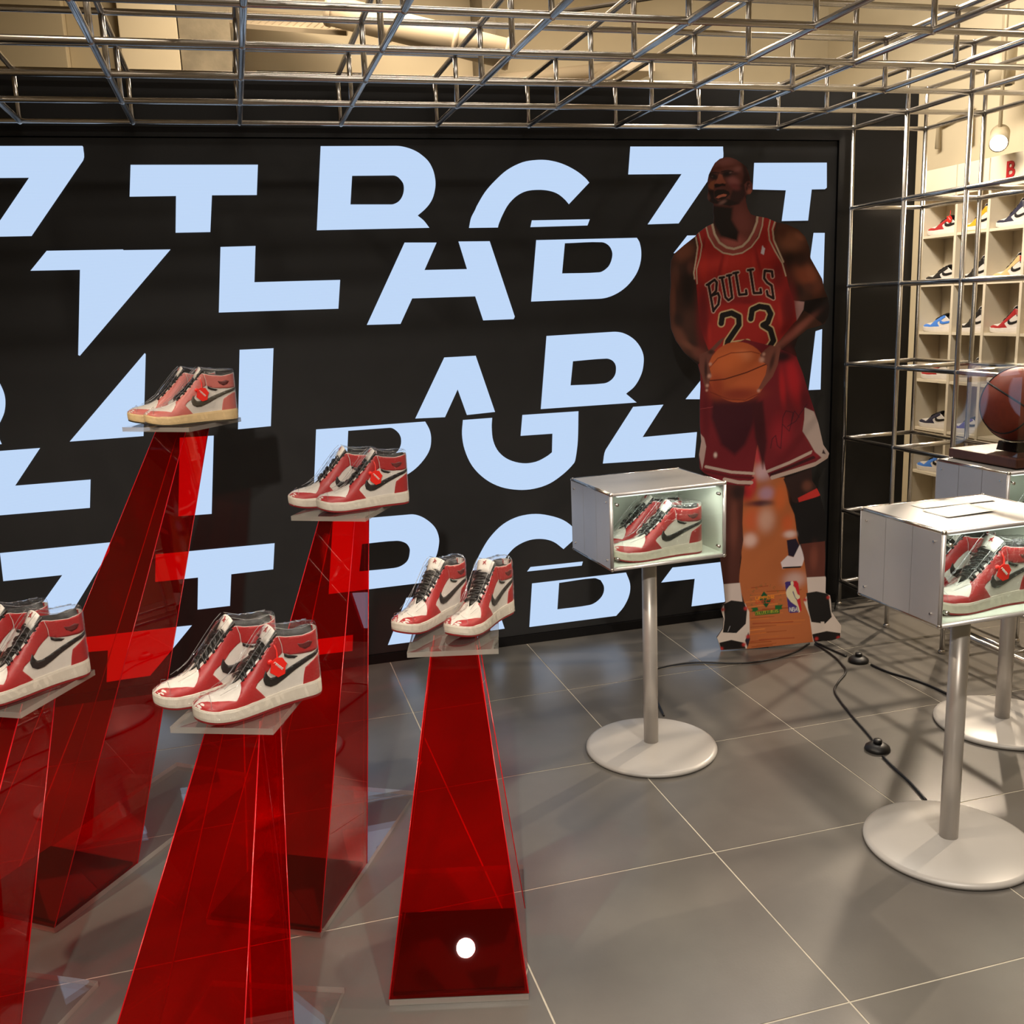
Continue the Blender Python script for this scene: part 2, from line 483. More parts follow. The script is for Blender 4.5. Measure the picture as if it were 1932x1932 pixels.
# letter outlines on the display (x, z in metres) and the standee print (metres on the card)
LETTERS = [
[[[-1.3885,2.053],[-0.9534,2.0547],[-0.9511,2.0515],[-0.9515,2.0399],[-0.9512,2.0282],[-0.9523,2.0169],[-0.9566,2.0064],[-1.1572,1.7523],[-1.2938,1.7522],[-1.1395,1.9487],[-1.4037,1.9478]],None],
[[[-0.8006,1.9909],[-0.358,1.9906],[-0.3718,1.8835],[-0.5317,1.8841],[-0.5505,1.7543],[-0.6725,1.7542],[-0.6574,1.8829],[-0.8162,1.8821]],None],
[[[-1.1146,1.7006],[-0.8595,1.6993],[-0.8584,1.6968],[-0.6965,1.6954],[-1.0505,1.328],[-1.0558,1.3308],[-1.0128,1.6322],[-1.1762,1.6336]],None],
[[[-0.5195,1.7002],[-0.3932,1.7011],[-0.4092,1.5691],[-0.0885,1.5676],[-0.1035,1.4592],[-0.5489,1.4626]],None],
[[[-0.1237,2.0561],[0.162,2.0579],[0.172,2.0573],[0.1819,2.0561],[0.1917,2.0543],[0.2013,2.052],[0.2107,2.0493],[0.22,2.046],[0.229,2.0423],[0.2377,2.0381],[0.2446,2.0343],[0.2511,2.03],[0.2574,2.0254],[0.2634,2.0206],[0.269,2.016],[0.2743,2.0111],[0.2793,2.006],[0.2837,2.0005],[0.2881,1.9939],[0.2919,1.9871],[0.2953,1.98],[0.2983,1.9727],[0.3006,1.9659],[0.3023,1.959],[0.3037,1.9519],[0.3048,1.9448],[0.3056,1.9385],[0.3061,1.9322],[0.3062,1.9258],[0.3061,1.9194],[0.3055,1.913],[0.3046,1.9066],[0.3034,1.9003],[0.3019,1.894],[0.2999,1.8868],[0.2977,1.8798],[0.2951,1.8728],[0.2921,1.866],[0.2889,1.86],[0.2854,1.8541],[0.2814,1.8485],[0.2772,1.8431],[0.2726,1.8377],[0.2676,1.8326],[0.2624,1.8276],[0.257,1.8228],[0.2501,1.8172],[0.243,1.8118],[0.2358,1.8065],[0.2287,1.8012],[0.2346,1.7965],[0.2406,1.7919],[0.2464,1.787],[0.2519,1.7818],[0.2573,1.7754],[0.2623,1.7686],[0.2671,1.7616],[0.272,1.7547],[-0.1622,1.7534]],[[-0.0144,1.9498],[0.1418,1.9506],[0.1459,1.9503],[0.1499,1.9495],[0.1538,1.9482],[0.1574,1.9465],[0.161,1.9443],[0.1642,1.9416],[0.1672,1.9386],[0.17,1.9354],[0.1729,1.9319],[0.1756,1.9282],[0.178,1.9244],[0.1797,1.9202],[0.1808,1.9153],[0.1814,1.9103],[0.1814,1.9051],[0.1811,1.9],[0.1804,1.8949],[0.1793,1.8898],[0.1779,1.8847],[0.176,1.8798],[0.1739,1.8752],[0.1714,1.8706],[0.1685,1.8663],[0.1653,1.8622],[0.1622,1.8588],[0.1588,1.8558],[0.1551,1.853],[0.1512,1.8507],[0.146,1.8482],[0.1406,1.846],[0.1351,1.8445],[0.1294,1.8438],[-0.0283,1.8457]]],
[[[0.4682,1.8356],[0.4768,1.8488],[0.4854,1.8618],[0.4945,1.8747],[0.5041,1.8871],[0.5137,1.8979],[0.5238,1.9083],[0.5343,1.9184],[0.5452,1.9282],[0.5577,1.9391],[0.5704,1.9498],[0.5836,1.96],[0.5975,1.9692],[0.6126,1.9776],[0.6282,1.9852],[0.6443,1.9918],[0.6608,1.9975],[0.6748,2.001],[0.6891,2.0035],[0.7035,2.0051],[0.718,2.0062],[0.7309,2.0069],[0.7438,2.007],[0.7567,2.0064],[0.7695,2.0052],[0.7841,2.0029],[0.7986,2.0],[0.8128,1.9964],[0.8268,1.9921],[0.8417,1.9865],[0.8562,1.9802],[0.8704,1.9732],[0.8842,1.9657],[0.8949,1.9591],[0.9051,1.952],[0.9149,1.9444],[0.9245,1.9365],[0.9289,1.9324],[0.9329,1.928],[0.9367,1.9234],[0.9406,1.9189],[0.8512,1.8363],[0.8471,1.8411],[0.843,1.8459],[0.8388,1.8506],[0.8342,1.8551],[0.8275,1.8609],[0.8207,1.8666],[0.8134,1.8719],[0.8058,1.8765],[0.7976,1.8804],[0.7891,1.8837],[0.7803,1.8863],[0.7713,1.8884],[0.76,1.8905],[0.7485,1.8919],[0.7369,1.8928],[0.7254,1.893],[0.7123,1.8928],[0.6993,1.8922],[0.6863,1.8907],[0.6736,1.8882],[0.6629,1.885],[0.6525,1.8809],[0.6425,1.8759],[0.633,1.8703],[0.6233,1.8635],[0.6142,1.8559],[0.6056,1.8478],[0.5977,1.8393],[0.5908,1.8307],[0.5846,1.8217],[0.5789,1.8123],[0.5734,1.8029],[0.5684,1.794],[0.5636,1.7849],[0.5592,1.7757],[0.5548,1.7664],[0.5533,1.7626],[0.552,1.7587],[0.5508,1.7547],[0.5496,1.7507],[0.4317,1.7513],[0.434,1.7608],[0.4362,1.7704],[0.4387,1.7799],[0.4419,1.7892],[0.4459,1.7972],[0.4506,1.8049],[0.4555,1.8125],[0.4602,1.8202],[0.4622,1.824],[0.4641,1.828],[0.466,1.8319]],None],
[[[0.6923,1.7758],[0.9394,1.7762],[0.9286,1.7521],[0.6855,1.7499]],None],
[[[1.1221,2.058],[1.5381,2.0591],[1.5386,2.0459],[1.54,2.0324],[1.5397,2.0193],[1.5352,2.0073],[1.3347,1.7534],[1.1949,1.7519],[1.3494,1.9506],[1.1113,1.95]],None],
[[[1.6849,1.9941],[2.0339,1.9946],[2.037,1.8913],[2.0283,1.8849],[1.9629,1.8844],[1.9485,1.7549],[1.8204,1.7549],[1.8378,1.8819],[1.6794,1.8867]],None],
[[[0.1711,1.7009],[0.2978,1.6981],[0.2434,1.5949],[0.4153,1.5936],[0.3863,1.7004],[0.5134,1.6987],[0.6052,1.3998],[0.6002,1.3901],[0.4722,1.3906],[0.4438,1.4864],[0.1876,1.4876],[0.135,1.391],[0.0023,1.393]],None],
[[[0.7079,1.6988],[1.1451,1.6989],[1.1483,1.6942],[1.1517,1.6894],[1.1548,1.6846],[1.1571,1.6794],[1.1598,1.6699],[1.1619,1.6602],[1.1633,1.6504],[1.1639,1.6406],[1.1638,1.6294],[1.1631,1.6183],[1.1615,1.6072],[1.159,1.5963],[1.1555,1.5848],[1.1511,1.5736],[1.1459,1.5627],[1.1398,1.5522],[1.1316,1.5406],[1.1225,1.5294],[1.1127,1.5188],[1.1021,1.5087],[1.0921,1.5004],[1.0814,1.4928],[1.0702,1.4858],[1.0586,1.4794],[1.0467,1.4739],[1.0345,1.4691],[1.022,1.465],[1.0092,1.4616],[0.9987,1.4596],[0.988,1.4584],[0.9773,1.4578],[0.9665,1.4576],[0.6774,1.4572]],[[0.829,1.6839],[0.8689,1.6846],[0.9091,1.6857],[0.9494,1.6861],[0.9899,1.6847],[0.998,1.6833],[1.0059,1.6804],[1.0132,1.6764],[1.0197,1.6715],[1.0248,1.6661],[1.0289,1.66],[1.032,1.6533],[1.0344,1.6464],[1.0355,1.6403],[1.0357,1.6341],[1.0351,1.6279],[1.0339,1.6217],[1.0317,1.6139],[1.0289,1.6062],[1.0254,1.5988],[1.0211,1.5917],[1.0166,1.5863],[1.0114,1.5814],[1.0056,1.577],[0.9995,1.573],[0.9938,1.5699],[0.9878,1.5672],[0.9815,1.5653],[0.9751,1.5644],[0.9344,1.5634],[0.8939,1.5636],[0.8536,1.5643],[0.8135,1.5648]]],
[[[1.3742,1.7034],[1.4946,1.703],[1.4496,1.6287],[1.3112,1.6331]],None],
[[[1.9779,1.7026],[2.0325,1.7015],[2.0314,1.4744],[1.9478,1.4771]],None],
[[[1.9995,1.2782],[2.0316,1.2861],[2.0313,1.0167],[1.9714,1.018]],None],
[[[-0.827,1.3262],[-0.8261,1.325],[-0.8251,1.3237],[-0.8244,1.3224],[-0.8242,1.321],[-0.8656,1.0191],[-1.1234,1.0178]],None],
[[[-0.4868,1.3212],[-0.361,1.3209],[-0.3974,1.0234],[-0.5213,1.0199]],None],
[[[-1.4242,1.2937],[-1.3279,1.2429],[-1.3257,1.2352],[-1.3234,1.2276],[-1.3214,1.2199],[-1.3199,1.212],[-1.3189,1.204],[-1.3184,1.1959],[-1.3184,1.1877],[-1.319,1.1795],[-1.3203,1.1695],[-1.3222,1.1594],[-1.3247,1.1495],[-1.3278,1.1398],[-1.3318,1.1307],[-1.3365,1.1218],[-1.3415,1.1132],[-1.3466,1.1046],[-1.3509,1.0975],[-1.3553,1.0906],[-1.3599,1.0838],[-1.3644,1.0769],[-1.352,1.0257],[-1.4618,1.0263]],None],
[[[0.3039,1.2509],[0.434,1.2511],[0.5046,1.0179],[0.3853,1.0134],[0.3522,1.1202],[0.2933,1.0107],[0.1712,1.0137]],None],
[[[0.7384,1.316],[1.031,1.3196],[1.0422,1.3193],[1.0535,1.3181],[1.0646,1.3161],[1.0754,1.3131],[1.0872,1.3084],[1.0986,1.3028],[1.1095,1.2963],[1.1198,1.2891],[1.1282,1.2821],[1.136,1.2744],[1.143,1.2661],[1.1494,1.2574],[1.155,1.2484],[1.1599,1.2391],[1.1639,1.2294],[1.167,1.2196],[1.1687,1.2104],[1.1694,1.201],[1.1693,1.1917],[1.1685,1.1824],[1.167,1.1707],[1.1649,1.159],[1.1619,1.1476],[1.1578,1.1365],[1.1515,1.1233],[1.1443,1.1106],[1.1361,1.0984],[1.1268,1.087],[1.1176,1.0784],[1.1073,1.071],[1.0965,1.064],[1.0859,1.0567],[1.1338,1.0161],[0.703,1.0165]],[[0.8502,1.2068],[0.8872,1.2079],[0.9243,1.2092],[0.9616,1.2101],[0.9991,1.2099],[1.0055,1.2092],[1.0118,1.2076],[1.0179,1.2052],[1.0237,1.2022],[1.0281,1.1991],[1.0321,1.1953],[1.0355,1.1912],[1.0383,1.1867],[1.0404,1.1818],[1.0419,1.1766],[1.0427,1.1714],[1.0429,1.1661],[1.0425,1.1591],[1.0417,1.152],[1.04,1.1452],[1.0373,1.1387],[1.0334,1.1324],[1.0287,1.1265],[1.0231,1.1213],[1.017,1.1168],[1.0101,1.1129],[1.0027,1.1097],[0.995,1.1075],[0.987,1.1065],[0.9492,1.1055],[0.9115,1.1058],[0.874,1.1066],[0.8366,1.1072]]],
[[[1.4357,1.0922],[1.4672,1.0904],[1.4462,1.0103],[1.3644,1.0156]],None],
[[[-1.4286,1.0008],[-1.2264,1.0017],[-1.3279,0.8696],[-1.0694,0.8703],[-1.0847,0.7636],[-1.4614,0.7649]],None],
[[[-0.7373,1.0033],[-0.6131,1.002],[-0.6509,0.6986],[-0.7742,0.7007]],None],
[[[-0.2257,0.9978],[0.2108,0.9985],[0.2151,0.9898],[0.2195,0.9812],[0.2236,0.9724],[0.2269,0.9633],[0.229,0.9544],[0.2305,0.9454],[0.2312,0.9362],[0.2311,0.9271],[0.2302,0.9157],[0.2286,0.9044],[0.226,0.8933],[0.2221,0.8826],[0.2161,0.871],[0.2089,0.86],[0.2009,0.8496],[0.1923,0.8397],[0.1824,0.8294],[0.1719,0.8197],[0.1608,0.8107],[0.1491,0.8024],[0.1358,0.7944],[0.122,0.7872],[0.1077,0.7809],[0.0932,0.7754],[0.0776,0.7703],[0.0617,0.7658],[0.0456,0.7625],[0.0294,0.761],[-0.253,0.7653]],[[-0.1011,0.9836],[0.0666,0.9838],[0.0751,0.9815],[0.083,0.9768],[0.0901,0.9706],[0.0964,0.9639],[0.1009,0.9578],[0.1044,0.951],[0.1068,0.9437],[0.108,0.9363],[0.1081,0.9272],[0.1071,0.9182],[0.1048,0.9093],[0.1013,0.901],[0.0968,0.8935],[0.0911,0.8867],[0.0846,0.8808],[0.0773,0.876],[0.0677,0.8717],[0.0575,0.8686],[0.047,0.8667],[0.0365,0.8658],[-0.1151,0.8664]]],
[[[0.3676,0.9938],[0.4913,0.9943],[0.4902,0.9842],[0.489,0.974],[0.488,0.9638],[0.4876,0.9536],[0.4876,0.9398],[0.488,0.9259],[0.4891,0.9121],[0.4917,0.8984],[0.4953,0.8859],[0.5,0.8736],[0.5059,0.8618],[0.5131,0.8507],[0.5219,0.8403],[0.5318,0.8308],[0.5427,0.8223],[0.5544,0.815],[0.5689,0.8078],[0.5842,0.802],[0.5998,0.7974],[0.6158,0.7942],[0.6303,0.7926],[0.6449,0.7925],[0.6595,0.7937],[0.6738,0.796],[0.6867,0.7994],[0.6991,0.8042],[0.7112,0.8097],[0.7231,0.8155],[0.7291,0.8188],[0.7348,0.8226],[0.7404,0.8266],[0.7461,0.8305],[0.7506,0.9096],[0.6108,0.9107],[0.6219,0.9972],[0.8687,0.9962],[0.8673,0.9649],[0.8661,0.9334],[0.8646,0.9019],[0.8623,0.8704],[0.8602,0.8517],[0.8574,0.833],[0.8541,0.8144],[0.8503,0.7959],[0.849,0.7905],[0.8473,0.7851],[0.845,0.7801],[0.8418,0.7757],[0.8308,0.7643],[0.8191,0.7536],[0.8068,0.7435],[0.794,0.7341],[0.7785,0.7236],[0.7626,0.7137],[0.7461,0.7047],[0.7289,0.697],[0.7122,0.6913],[0.695,0.6868],[0.6775,0.6836],[0.6599,0.6813],[0.643,0.68],[0.626,0.6799],[0.609,0.6807],[0.5921,0.6826],[0.5727,0.6857],[0.5534,0.6898],[0.5345,0.695],[0.516,0.7016],[0.4988,0.7094],[0.4821,0.7184],[0.4662,0.7286],[0.4513,0.74],[0.4361,0.7535],[0.422,0.7681],[0.4091,0.7836],[0.3977,0.8],[0.3883,0.817],[0.3806,0.8347],[0.3741,0.8528],[0.3687,0.8712],[0.3651,0.8871],[0.3627,0.9032],[0.3614,0.9194],[0.3609,0.9355],[0.3616,0.9502],[0.3634,0.9648],[0.3656,0.9793]],None],
[[[1.1183,0.9983],[1.2584,0.9986],[1.1592,0.8643],[1.4176,0.8675],[1.4069,0.756],[0.9744,0.7639],[0.9772,0.779],[0.9794,0.7943],[0.9828,0.8092],[0.9888,0.8229]],None],
[[[-1.4119,0.6229],[-1.0302,0.6238],[-1.032,0.6141],[-1.0333,0.6042],[-1.0354,0.5946],[-1.0394,0.586],[-1.2082,0.3512],[-1.2208,0.3345],[-1.2338,0.3181],[-1.247,0.3018],[-1.26,0.2854],[-1.378,0.2867],[-1.3594,0.3167],[-1.341,0.3468],[-1.3222,0.3766],[-1.3024,0.4055],[-1.2119,0.5159],[-1.4153,0.5156]],None],
[[[-0.8729,0.5595],[-0.4245,0.5569],[-0.439,0.4513],[-0.6012,0.4494],[-0.6186,0.3209],[-0.7422,0.3206],[-0.727,0.4503],[-0.886,0.4508]],None],
[[[-1.1862,0.2615],[-0.8474,0.2601],[-0.8281,0.2599],[-0.8088,0.2595],[-0.7893,0.2592],[-0.7699,0.2588],[-0.871,0.1512],[-0.8899,0.1316],[-0.9089,0.1121],[-0.9279,0.0928],[-0.9469,0.0734],[-0.9751,0.0731],[-1.0032,0.0728],[-1.0311,0.0725],[-1.059,0.072],[-1.0712,0.0717],[-1.0834,0.0713],[-1.0956,0.0708],[-1.1077,0.0704],[-1.0876,0.1986],[-1.1801,0.2026]],None],
[[[-0.1894,0.6247],[0.1288,0.6211],[0.138,0.6201],[0.1472,0.618],[0.1561,0.6149],[0.1648,0.6111],[0.1742,0.606],[0.1833,0.6],[0.1919,0.5934],[0.2002,0.5863],[0.2074,0.5794],[0.2143,0.572],[0.2206,0.5641],[0.2262,0.5557],[0.2303,0.5477],[0.2336,0.5392],[0.2362,0.5305],[0.2382,0.5217],[0.2394,0.5134],[0.2401,0.5051],[0.24,0.4968],[0.2391,0.4886],[0.2365,0.4745],[0.2333,0.4605],[0.2291,0.4468],[0.2238,0.4336],[0.2175,0.4217],[0.2101,0.4104],[0.2019,0.3997],[0.1933,0.3895],[0.1872,0.3837],[0.1806,0.3786],[0.1737,0.3737],[0.1669,0.3687],[0.1763,0.3607],[0.1858,0.3527],[0.1952,0.3445],[0.2042,0.3359],[0.2057,0.3337],[0.2066,0.3311],[0.2074,0.3285],[0.2083,0.3258],[-0.2297,0.3228]],[[-0.0797,0.5175],[-0.0443,0.5177],[-0.0087,0.5182],[0.027,0.5181],[0.0628,0.5164],[0.0722,0.515],[0.0813,0.5122],[0.0902,0.5083],[0.0985,0.5034],[0.1032,0.4994],[0.1071,0.4945],[0.1103,0.4889],[0.1129,0.4832],[0.1143,0.4786],[0.115,0.4738],[0.115,0.469],[0.1144,0.4643],[0.1127,0.4547],[0.1106,0.4452],[0.1075,0.4361],[0.103,0.4279],[0.0971,0.4213],[0.09,0.4158],[0.0822,0.4113],[0.0741,0.4076],[0.0663,0.4049],[0.0582,0.4032],[0.05,0.4022],[0.0417,0.4018],[0.0064,0.4016],[-0.0288,0.4021],[-0.0638,0.4029],[-0.0987,0.4036]]],
[[[0.4155,0.429],[0.4254,0.4448],[0.4357,0.4604],[0.4466,0.4754],[0.4586,0.4895],[0.4723,0.5037],[0.4868,0.5172],[0.5022,0.5296],[0.5186,0.5407],[0.5347,0.5494],[0.5517,0.5568],[0.5693,0.5627],[0.5874,0.5673],[0.6066,0.5704],[0.6261,0.5721],[0.6458,0.5724],[0.6656,0.5712],[0.6853,0.5684],[0.705,0.5641],[0.7245,0.5585],[0.7438,0.5521],[0.7591,0.5462],[0.7742,0.5394],[0.7888,0.5314],[0.8025,0.5221],[0.8182,0.5086],[0.8327,0.4936],[0.8467,0.478],[0.8611,0.4626],[0.7839,0.4041],[0.7732,0.4137],[0.7626,0.4235],[0.7518,0.4329],[0.7401,0.4409],[0.7284,0.4471],[0.7162,0.452],[0.7037,0.4559],[0.6911,0.4587],[0.6762,0.4608],[0.6613,0.4618],[0.6466,0.4616],[0.632,0.46],[0.6164,0.4567],[0.6012,0.4521],[0.5865,0.4462],[0.5725,0.4392],[0.5613,0.432],[0.551,0.4236],[0.5414,0.4144],[0.5321,0.4049],[0.5238,0.3953],[0.5162,0.3852],[0.5088,0.3749],[0.5012,0.3647],[0.4987,0.3613],[0.4961,0.358],[0.4935,0.3547],[0.4909,0.3513],[0.3755,0.3547],[0.3853,0.3734],[0.395,0.3922],[0.4049,0.4108]],None],
[[[0.6324,0.3403],[0.8709,0.3384],[0.8653,0.3211],[0.6169,0.3225]],None],
[[[0.6366,0.2662],[1.0724,0.2658],[1.0774,0.2527],[1.0827,0.2396],[1.0874,0.2265],[1.0904,0.2131],[1.0915,0.2002],[1.0911,0.1874],[1.0894,0.1748],[1.0864,0.1626],[1.0814,0.1485],[1.075,0.135],[1.0675,0.1221],[1.0592,0.1097],[1.0508,0.0994],[1.0413,0.0899],[1.0314,0.0807],[1.0218,0.0714],[0.6173,0.0716]],[[0.7591,0.2548],[0.7995,0.2561],[0.8401,0.2578],[0.8808,0.2588],[0.922,0.2578],[0.9299,0.2561],[0.9375,0.2525],[0.945,0.2482],[0.9526,0.2443],[0.9567,0.2364],[0.9612,0.2286],[0.9651,0.2206],[0.9673,0.2123],[0.9678,0.2033],[0.967,0.1943],[0.9648,0.1857],[0.9614,0.1777],[0.9563,0.1696],[0.9499,0.1625],[0.9427,0.1561],[0.9349,0.1505],[0.9265,0.1455],[0.9176,0.1414],[0.9082,0.1384],[0.8984,0.1367],[0.8606,0.1349],[0.8227,0.1347],[0.7848,0.1352],[0.7472,0.1353]]],
[[[0.0882,0.2683],[0.1961,0.2645],[0.1007,0.0731],[-0.0028,0.073]],None],
[[[0.4571,0.1713],[0.4805,0.1684],[0.5051,0.079],[0.441,0.0778]],None],
[[[1.2973,0.2633],[1.644,0.2621],[1.6322,0.0707],[1.3908,0.0699],[1.4068,0.1986],[1.2424,0.2003]],None],
[[[-0.3729,0.1369],[-0.1443,0.1362],[-0.1516,0.0677],[-0.3784,0.0714]],None]]
OUTLINE = [[-0.0597,1.8092],[-0.056,1.823],[-0.0578,1.8411],[-0.0579,1.8619],[-0.0532,1.8839],[-0.0415,1.907],[-0.0299,1.9259],[-0.0124,1.9391],[0.0095,1.9445],[0.0286,1.9425],[0.0506,1.9343],[0.0727,1.9198],[0.0875,1.9069],[0.0965,1.89],[0.1026,1.8704],[0.1042,1.8564],[0.1117,1.8465],[0.114,1.8339],[0.112,1.8172],[0.1047,1.8077],[0.0944,1.8073],[0.09,1.8012],[0.0887,1.7818],[0.096,1.7551],[0.1078,1.7348],[0.1266,1.7275],[0.1687,1.7193],[0.2064,1.7025],[0.2487,1.692],[0.2914,1.6727],[0.3202,1.6448],[0.3352,1.6083],[0.3433,1.563],[0.3656,1.5259],[0.3904,1.484],[0.401,1.4424],[0.4137,1.4144],[0.4219,1.3772],[0.4181,1.3403],[0.4045,1.313],[0.3759,1.3026],[0.3377,1.2949],[0.3023,1.2661],[0.2863,1.2246],[0.2965,1.196],[0.2975,1.1847],[0.3227,1.1237],[0.3447,1.0557],[0.3706,0.9802],[0.3892,0.9249],[0.4123,0.8346],[0.4376,0.7988],[0.4312,0.7784],[0.3866,0.7528],[0.366,0.7399],[0.3706,0.6908],[0.3852,0.669],[0.4036,0.633],[0.4114,0.6044],[0.4268,0.554],[0.432,0.4896],[0.4302,0.4252],[0.4332,0.3673],[0.4323,0.2946],[0.4377,0.2797],[0.438,0.2137],[0.4577,0.2016],[0.4621,0.1755],[0.4655,0.1309],[0.4858,0.1],[0.5085,0.0689],[0.5079,0.0165],[0.4705,0.0052],[0.3943,0.0037],[0.1127,-0.0111],[0.0011,-0.0097],[-0.0098,0.0247],[-0.0171,0.0475],[0.0078,0.0832],[0.0112,0.1275],[0.0003,0.165],[0.0073,0.1867],[0.018,0.2008],[0.0105,0.2743],[-0.0005,0.3547],[-0.0078,0.4127],[-0.0222,0.5348],[-0.0365,0.6412],[-0.0436,0.6975],[-0.0713,0.744],[-0.0885,0.7622],[-0.092,0.8175],[-0.083,0.8719],[-0.0885,0.9403],[-0.0885,1.0214],[-0.0851,1.0883],[-0.0864,1.1416],[-0.0952,1.1752],[-0.1497,1.2245],[-0.1828,1.2724],[-0.2015,1.3195],[-0.2058,1.3749],[-0.2054,1.439],[-0.2004,1.4842],[-0.2024,1.5341],[-0.1998,1.5745],[-0.1857,1.6008],[-0.1482,1.6307],[-0.1062,1.6604],[-0.0946,1.6733],[-0.0643,1.6944],[-0.0364,1.7067],[-0.0341,1.7288],[-0.0365,1.7554],[-0.0353,1.7776],[-0.053,1.788],[-0.0592,1.798]]
